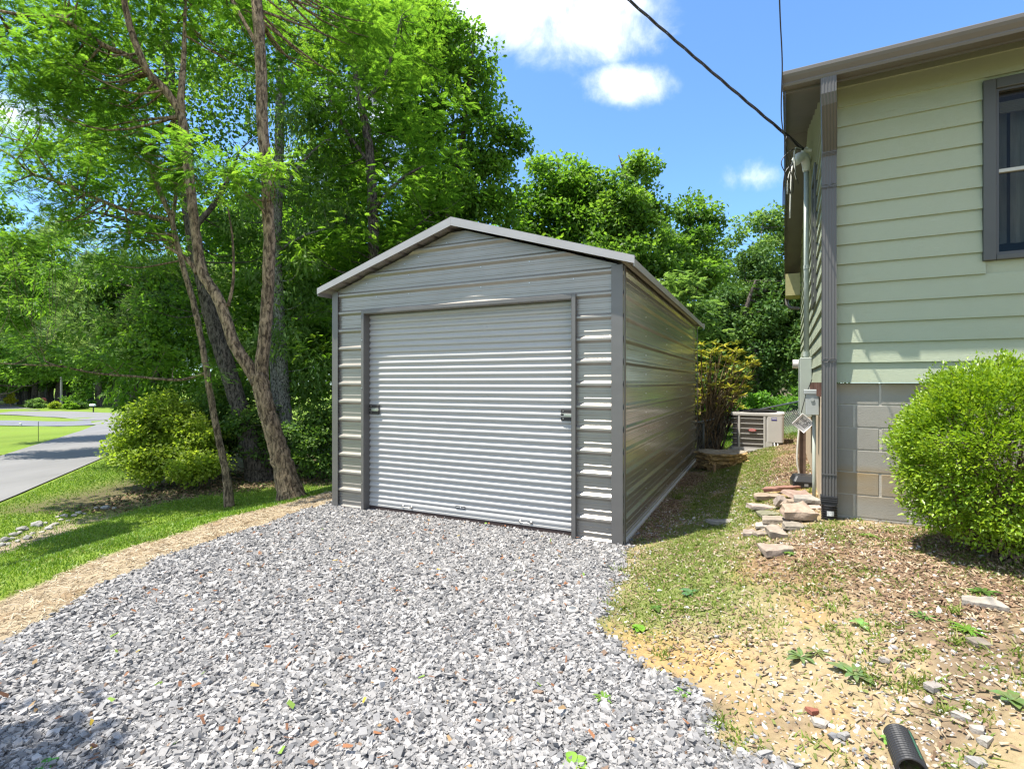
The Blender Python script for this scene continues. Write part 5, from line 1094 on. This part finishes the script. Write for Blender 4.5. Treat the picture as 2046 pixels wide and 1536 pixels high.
p = gp(1427, 943); mb = MB(); mb.box(-.018, .018, -.018, .018, -.05, .13); o = mb.build('wooden_stake', pmat('stake_wood', (.38, .26, .15), .85, var=.2, vscale=8), None, bevel=.003); o.location = p; o.rotation_euler = (.05, .04, .3); tag(o, 'short square wooden stake in the ground before the stump', 'stake')
# black plastic box by the wall
p = gp(1611, 976); U = p.y / F; T = thing('plastic_box', 'black lidded plastic box on the ground against the house wall', 'box', p, HOUSE_RZ + .12); hw = 24 * U
bxm = pmat('box_black', (.022, .024, .027), .32, var=.1)
mb = MB(); mb.prism([(-hw, .0), (hw, .0), (hw * .96, .055), (-hw * .96, .055)], 'y', 0, .26); mb.build('tray', bxm, T, bevel=.008)
mb = MB(); b_ = rrect(-hw, hw, -.006, .268, .03, 4); t_ = rrect(-hw * .78, hw * .78, .035, .235, .03, 4); nb_ = len(b_)
mb.v = [(x, y, .057) for x, y in b_] + [(x, y, .075) for x, y in b_] + [(x, y, .135) for x, y in t_]
for i in range(2):
    for k in range(nb_): mb.f.append((i * nb_ + k, i * nb_ + (k + 1) % nb_, (i + 1) * nb_ + (k + 1) % nb_, (i + 1) * nb_ + k))
mb.f.append(tuple(range(2 * nb_, 3 * nb_))); mb.f.append(tuple(range(nb_))[::-1]); mb.build('lid', bxm, T, bevel=.005)
mb = MB(); mb.box(-.02, .02, -.012, -.0005, .022, .05); mb.build('latch', pmat('latch_grey', (.22, .22, .22), .4), T)
# rubble
def slab(name, label, cat, px, py, w_, h_, d_, colr, rz=0, rx=0, ry=0, group='flat stones heaped by the house corner', lift=0.0, seed=0, var=.22):
    """a broken flat stone: w_ and h_ as seen in the picture, d_ its depth in metres"""
    p = gp(px, py + h_ * .5); U = p.y / F; sx_, sy_, sz_ = w_ * U / 2, d_ / 2, max(h_ * U * .75, .025) / 2
    bm = MB().box(-sx_, sx_, -sy_, sy_, -sz_, sz_); o = bm.build(name, pmat('stone_' + str(seed), tuple(v * .6 for v in colr), .9, var=var, vscale=16, bump=.7, bscale=50, bdist=.01), None)
    md = o.modifiers.new('s', 'SUBSURF'); md.subdivision_type = 'SIMPLE'; md.levels = md.render_levels = 3
    dg = bpy.context.evaluated_depsgraph_get(); me = bpy.data.meshes.new_from_object(o.evaluated_get(dg)); o.modifiers.clear(); old = o.data; o.data = me; bpy.data.meshes.remove(old)
    rs = random.Random(seed); off = Vector((rs.uniform(0, 50), rs.uniform(0, 50), 3)); k1, k2 = rs.uniform(-.25, .25), rs.uniform(-.25, .25)
    for v in me.vertices:
        c = v.co; f = 1 + .22 * mnoise.noise(c * 9 + off); x, y = c.x, c.y
        edge = max(abs(x) / sx_, abs(y) / sy_); c.x = x * f * (1 + k1 * y / sy_); c.y = y * f * (1 + k2 * x / sx_)
        if edge > .98: c.x *= .97; c.z *= .72
        c.z += .007 * mnoise.noise(c * 22 + off) + .010 * mnoise.noise(c * 7 + off)
    o.location = p + Vector((0, d_ * .2, sz_ * .75 + lift)); o.rotation_euler = (rx, ry, rz); return tag(o, label, cat, group)
RD, TN, PK, GY = (.38, .20, .15), (.45, .35, .26), (.58, .47, .40), (.42, .39, .34)
for i, a in enumerate(((1566, 979, 80, 11, .10, RD, 'long reddish stone slab at the back of the pile'), (1537, 991, 48, 15, .16, TN, 'brown flat stone under the left end of the long red slab'), (1606, 990, 54, 13, .26, (.44, .31, .25), 'flat reddish-tan stone leaning on the house wall'),
        (1614, 1002, 44, 15, .2, GY, 'pale ragged-edged stone below the flat reddish-tan one'), (1530, 1012, 56, 14, .13, PK, 'long pinkish-white stone at the left of the pile'), (1622, 1014, 50, 8, .12, PK, 'thin pale stone closest to the downspout'), (1561, 1003, 20, 26, .1, (.40, .33, .28), 'upright rounded stone in the middle of the pile'),
        (1583, 1001, 27, 14, .12, TN, 'small tan stone behind the leaning stone'), (1573, 1015, 18, 22, .07, (.47, .37, .28), 'narrow stone tilted on its edge in the pile'), (1597, 1028, 53, 30, .20, (.52, .39, .29), 'big smooth tan stone on top of the pile'), (1536, 1026, 36, 10, .16, (.30, .29, .19), 'mossy greenish stone half sunk in the grass'),
        (1551, 1038, 46, 15, .16, (.43, .36, .28), 'tan stone in front of the mossy one'), (1592, 1050, 46, 14, .15, (.38, .33, .26), 'squared stone below the big smooth tan one'), (1555, 1062, 30, 22, .24, (.45, .37, .29), 'flat squared stone lying apart in the grass'), (1500, 1064, 26, 11, .13, (.42, .34, .28), 'small pointed stone at the left tip of the pile'),
        (1521, 1066, 22, 11, .12, (.40, .33, .26), 'small flat stone right of the pointed one'), (1527, 1049, 28, 9, .12, (.56, .52, .45), 'whitish chip of stone among grass blades'), (1554, 1096, 56, 24, .15, (.46, .36, .28), 'large single brick-like stone nearest the camera'))):
    px, py, w_, h_, d_, c_, lab = a; rx = {6: .5, 8: .9, 9: .25, 2: .15}.get(i, 0)
    slab('flat_stone', lab, 'stone', px, py, w_, h_, d_, c_, rz=random.Random(i).uniform(-.35, .2), rx=rx, ry={8: .7, 6: .2, 0: -.03}.get(i, random.Random(i + 50).uniform(-.08, .08)), lift={9: .05, 0: .03, 6: .03, 8: .05, 3: .03}.get(i, 0), seed=300 + i)
slab('concrete_brick', 'single grey brick at the edge of the shed shadow', 'brick', 1441, 1042, 44, 12, .10, (.36, .33, .29), rz=-.1, group=None, seed=330)
slab('concrete_brick', 'half-buried concrete brick in the mulch at the right', 'brick', 1968, 1204, 62, 17, .12, (.46, .41, .34), rz=-.45, group=None, seed=331)
slab('flat_stone', 'small dark stone right of the bright green weed', 'stone', 1962, 1287, 34, 11, .07, (.30, .25, .20), rz=-.2, group=None, seed=332)
slab('stone', 'red-brown stone in the gravel by the yard edge', 'stone', 1627, 1424, 20, 14, .03, (.38, .13, .08), group=None, seed=333)
for i, (px, py, w_, lab) in enumerate(((1870, 1375, 40, 'long pale stone in the upper right of the stony dirt'), (1925, 1430, 34, 'rounded pinkish stone above the pair of pale ones'), (1970, 1480, 32, 'pale grey cobble at the right of the dirt'), (1640, 1450, 30, 'white stone left of the black drain pipe'), (1955, 1460, 26, 'white stone beside the grey cobble'), (1960, 1525, 36, 'jagged white stone at the bottom right'), (1690, 1475, 24, 'white pebble-sized stone just left of the pipe mouth'), (1770, 1325, 20, 'small white stone beside the toothed weed'), (1810, 1330, 18, 'grey rounded stone in the dirt'))):
    slab('stone', lab, 'stone', px, py, w_ * .85, w_ * .42, w_ * .0011, random.Random(i).choice([(.54, .48, .41), (.46, .41, .36), (.42, .40, .38)]), rz=random.Random(i).uniform(-1, .6), group='stones lying in the bare dirt', seed=340 + i)
# drain pipe mouth at the bottom of the view
pa, pb = gp(1824, 1566), gp(1805, 1500); ax = (pb - pa).normalized(); q = Vector((ax.x, ax.y, -.10)).normalized(); pr = []; zz = 0; k = 0
T = thing('drain_pipe', 'black corrugated drain pipe end poking out of the dirt', 'drain pipe', pa + Vector((0, 0, .035)))
rot = q.to_track_quat('Z', 'Y').to_matrix(); pr = [(.043, 0)]
while zz < .26: pr += [(.048, zz), (.053, zz + .004), (.053, zz + .010), (.048, zz + .014)]; zz += .0175
mb = MB(); b0 = 0; n_ = 28
for rr_, z in pr:
    for k in range(n_): a = 2 * math.pi * k / n_; mb.v.append(tuple(rot @ Vector((rr_ * math.cos(a), rr_ * math.sin(a), z))))
for i in range(len(pr) - 1):
    for k in range(n_): mb.f.append((i * n_ + k, i * n_ + (k + 1) % n_, (i + 1) * n_ + (k + 1) % n_, (i + 1) * n_ + k))
for rr_, z in ((.043, 0), (.040, .22)):
    for k in range(n_): a = 2 * math.pi * k / n_; mb.v.append(tuple(rot @ Vector((rr_ * math.cos(a), rr_ * math.sin(a), z))))
B_ = len(pr) * n_
for k in range(n_): mb.f.append((B_ + k, B_ + n_ + k, B_ + n_ + (k + 1) % n_, B_ + (k + 1) % n_))
mb.build('pipe', blackp, T)
mb = MB(); p_ = rot @ Vector((.0, .0, 0)); side = rot @ Vector((1, 0, 0)); upv = rot @ Vector((0, 1, 0))
upd = Vector((0, 0, 1)) - q * q.z; upd.normalize(); sdd = q.cross(upd)
if sdd.x < 0: sdd = -sdd
for i in range(6):
    z = .03 + i * .035; a, c = .55, .75; P = lambda an, zq: (upd * math.cos(an) + sdd * math.sin(an)) * .0542 + q * zq
    mb.face(P(a, z), P(c, z), P(c, z + .033), P(a, z + .033))
mb.build('green_stripe', pmat('stripe_green', (.03, .13, .08), .5), T)
# solar light in the gravel
p = gp(1144, 1225); T = thing('solar_light', 'round white solar ground light set in the gravel', 'light', p + Vector((0, 0, .012)))
mb = MB(); mb.lathe([(.040, 0), (.045, .008), (.045, .018), (.040, .024), (.028, .0255)], 28); mb.build('rim', pmat('light_rim', (.42, .39, .35), .4), T, smooth=False)
mb = MB(); mb.lathe([(.027, .0256), (.027, .027), (.005, .0285)], 28); mb.build('solar_panel', pmat('panel_grey', (.13, .14, .15), .25), T)
# rocks in the ditch
rkm = attrmat('rock', .9, var=.25, vscale=9, bump=.6, bscale=30, spec=.25)
def rock(px, py, wpx, i):
    p = gp(px, py); s = wpx * p.y / F / 2; rs = random.Random(i); bm = MB(); V = []
    import bmesh
    b_ = bmesh.new(); bmesh.ops.create_icosphere(b_, subdivisions=3, radius=1); off = Vector((i * 3.1, 0, 0))
    for v in b_.verts: v.co *= 1 + .32 * mnoise.noise(v.co * 1.3 + off) + .10 * mnoise.noise(v.co * 4 + off)
    me = bpy.data.meshes.new('rock'); b_.to_mesh(me); b_.free(); me.attributes.new('col', 'FLOAT_COLOR', 'POINT').data.foreach_set('color', np.tile([*rs.choice([(.40, .37, .33), (.34, .33, .31), (.46, .42, .37), (.26, .25, .23)]), 1], len(me.vertices)))
    o = link('rock', me, rkm); o.location = p + Vector((0, 0, s * .15)); o.scale = (s, s * rs.uniform(.7, 1.1), s * rs.uniform(.5, .75)); o.rotation_euler = (0, 0, rs.uniform(0, 6))
    return tag(o, 'grey weathered rock lying in the shallow ditch', 'rock', 'rocks lining the ditch')
for i, (zx, zy, w_) in enumerate(((310, 740, 130), (505, 680, 140), (755, 670, 90), (660, 725, 100), (620, 655, 60), (870, 555, 80), (1005, 550, 75), (1070, 515, 75), (1430, 450, 110), (190, 810, 110), (260, 785, 70), (60, 890, 110), (380, 860, 120), (780, 570, 55), (440, 795, 60), (150, 875, 80), (690, 690, 60), (905, 565, 40), (1560, 450, 60), (830, 610, 60), (20, 950, 100), (110, 940, 70), (240, 900, 70), (570, 775, 60), (930, 620, 50), (1310, 445, 60), (1150, 525, 50))): rock(zx / 6.82, 950 + zy / 6.82, w_ / 6.82, i)
# along the far road
def roadthing(name, label, cat, px, py): p = gp(px, py); return thing(name, label, cat, p), p.y / F
woodg = pmat('grey_post', (.30, .28, .26), .9)
T, U = roadthing('utility_pole', 'grey wooden utility pole by the far road', 'pole', 122.5, 813); mb = MB(); mb.tube([(0, 0, -.2), (0, 0, 8.5)], [.16, .11], 10); mb.build('pole', woodg, T); mb = MB(); mb.box(-1.1, 1.1, -.05, .05, 7.8, 7.92); mb.build('crossarm', woodg, T)
T, U = roadthing('road_sign', 'dark red octagonal road sign on a thin post', 'road sign', 88, 815); mb = MB(); mb.tube([(0, 0, -.1), (0, 0, 14 * U)], .05, 6); mb.build('post', woodg, T)
mb = MB(); s = 6.2 * U; mb.prism([(s * math.cos(a), 15 * U + s * math.sin(a)) for a in np.arange(math.pi / 8, 6.3, math.pi / 4)], 'y', -.09, -.06); mb.build('sign_plate', pmat('sign_red', (.16, .035, .03), .5), T)
T, U = roadthing('mailbox', 'white mailbox on a dark post by the far road', 'mailbox', 186.5, 823.5); mb = MB(); mb.tube([(0, 0, -.1), (0, 0, 13 * U)], .06, 6); mb.build('post', dark, T)
mb = MB(); q = 4.8 * U; hq = 4 * U; mb.prism([(-.15, 0), (.15, 0), (.15, hq * .5), (.10, hq * .85), (0, hq), (-.10, hq * .85), (-.15, hq * .5)], 'x', -q * 1.3, q * .7); o = mb.build('box', pmat('mailbox_white', (.75, .75, .72), .5), T); o.location.z = 12.6 * U
T, U = roadthing('marker_post', 'short white marker post beside the driveway', 'marker', 41, 851.5); mb = MB(); mb.box(-2.4 * U, 2.4 * U, -.05, .05, 0, 6.5 * U); mb.build('post', offw, T, bevel=.03)
T, U = roadthing('thin_stake', 'thin dark rod standing in the roadside grass', 'rod', 76.5, 882); mb = MB(); mb.tube([(0, 0, -.1), (0, 0, 40 * U)], .012, 5); mb.build('rod', dark, T)
for px, py, h, lab in ((31, 808, 15, 'grey post at the right of the far drive'), (77, 815, 13, 'pale short post left of the red road sign')):
    T, U = roadthing('fence_post', lab, 'post', px, py); mb = MB(); mb.box(-1.3 * U, 1.3 * U, -.08, .08, -.1, h * U); mb.build('timber', woodg, T)
T, U = roadthing('field_gate', 'low rail gate across the far drive', 'gate', 12, 808); mb = MB()
for k in range(3): mb.box(-14 * U, 14 * U, -.03, .03, (3 + 4 * k) * U, (3.7 + 4 * k) * U)
mb.build('rails', woodg, T); mb = MB(); mb.box(-.06, .06, -.05, .05, 0, 13 * U); mb.build('post', dark, T)
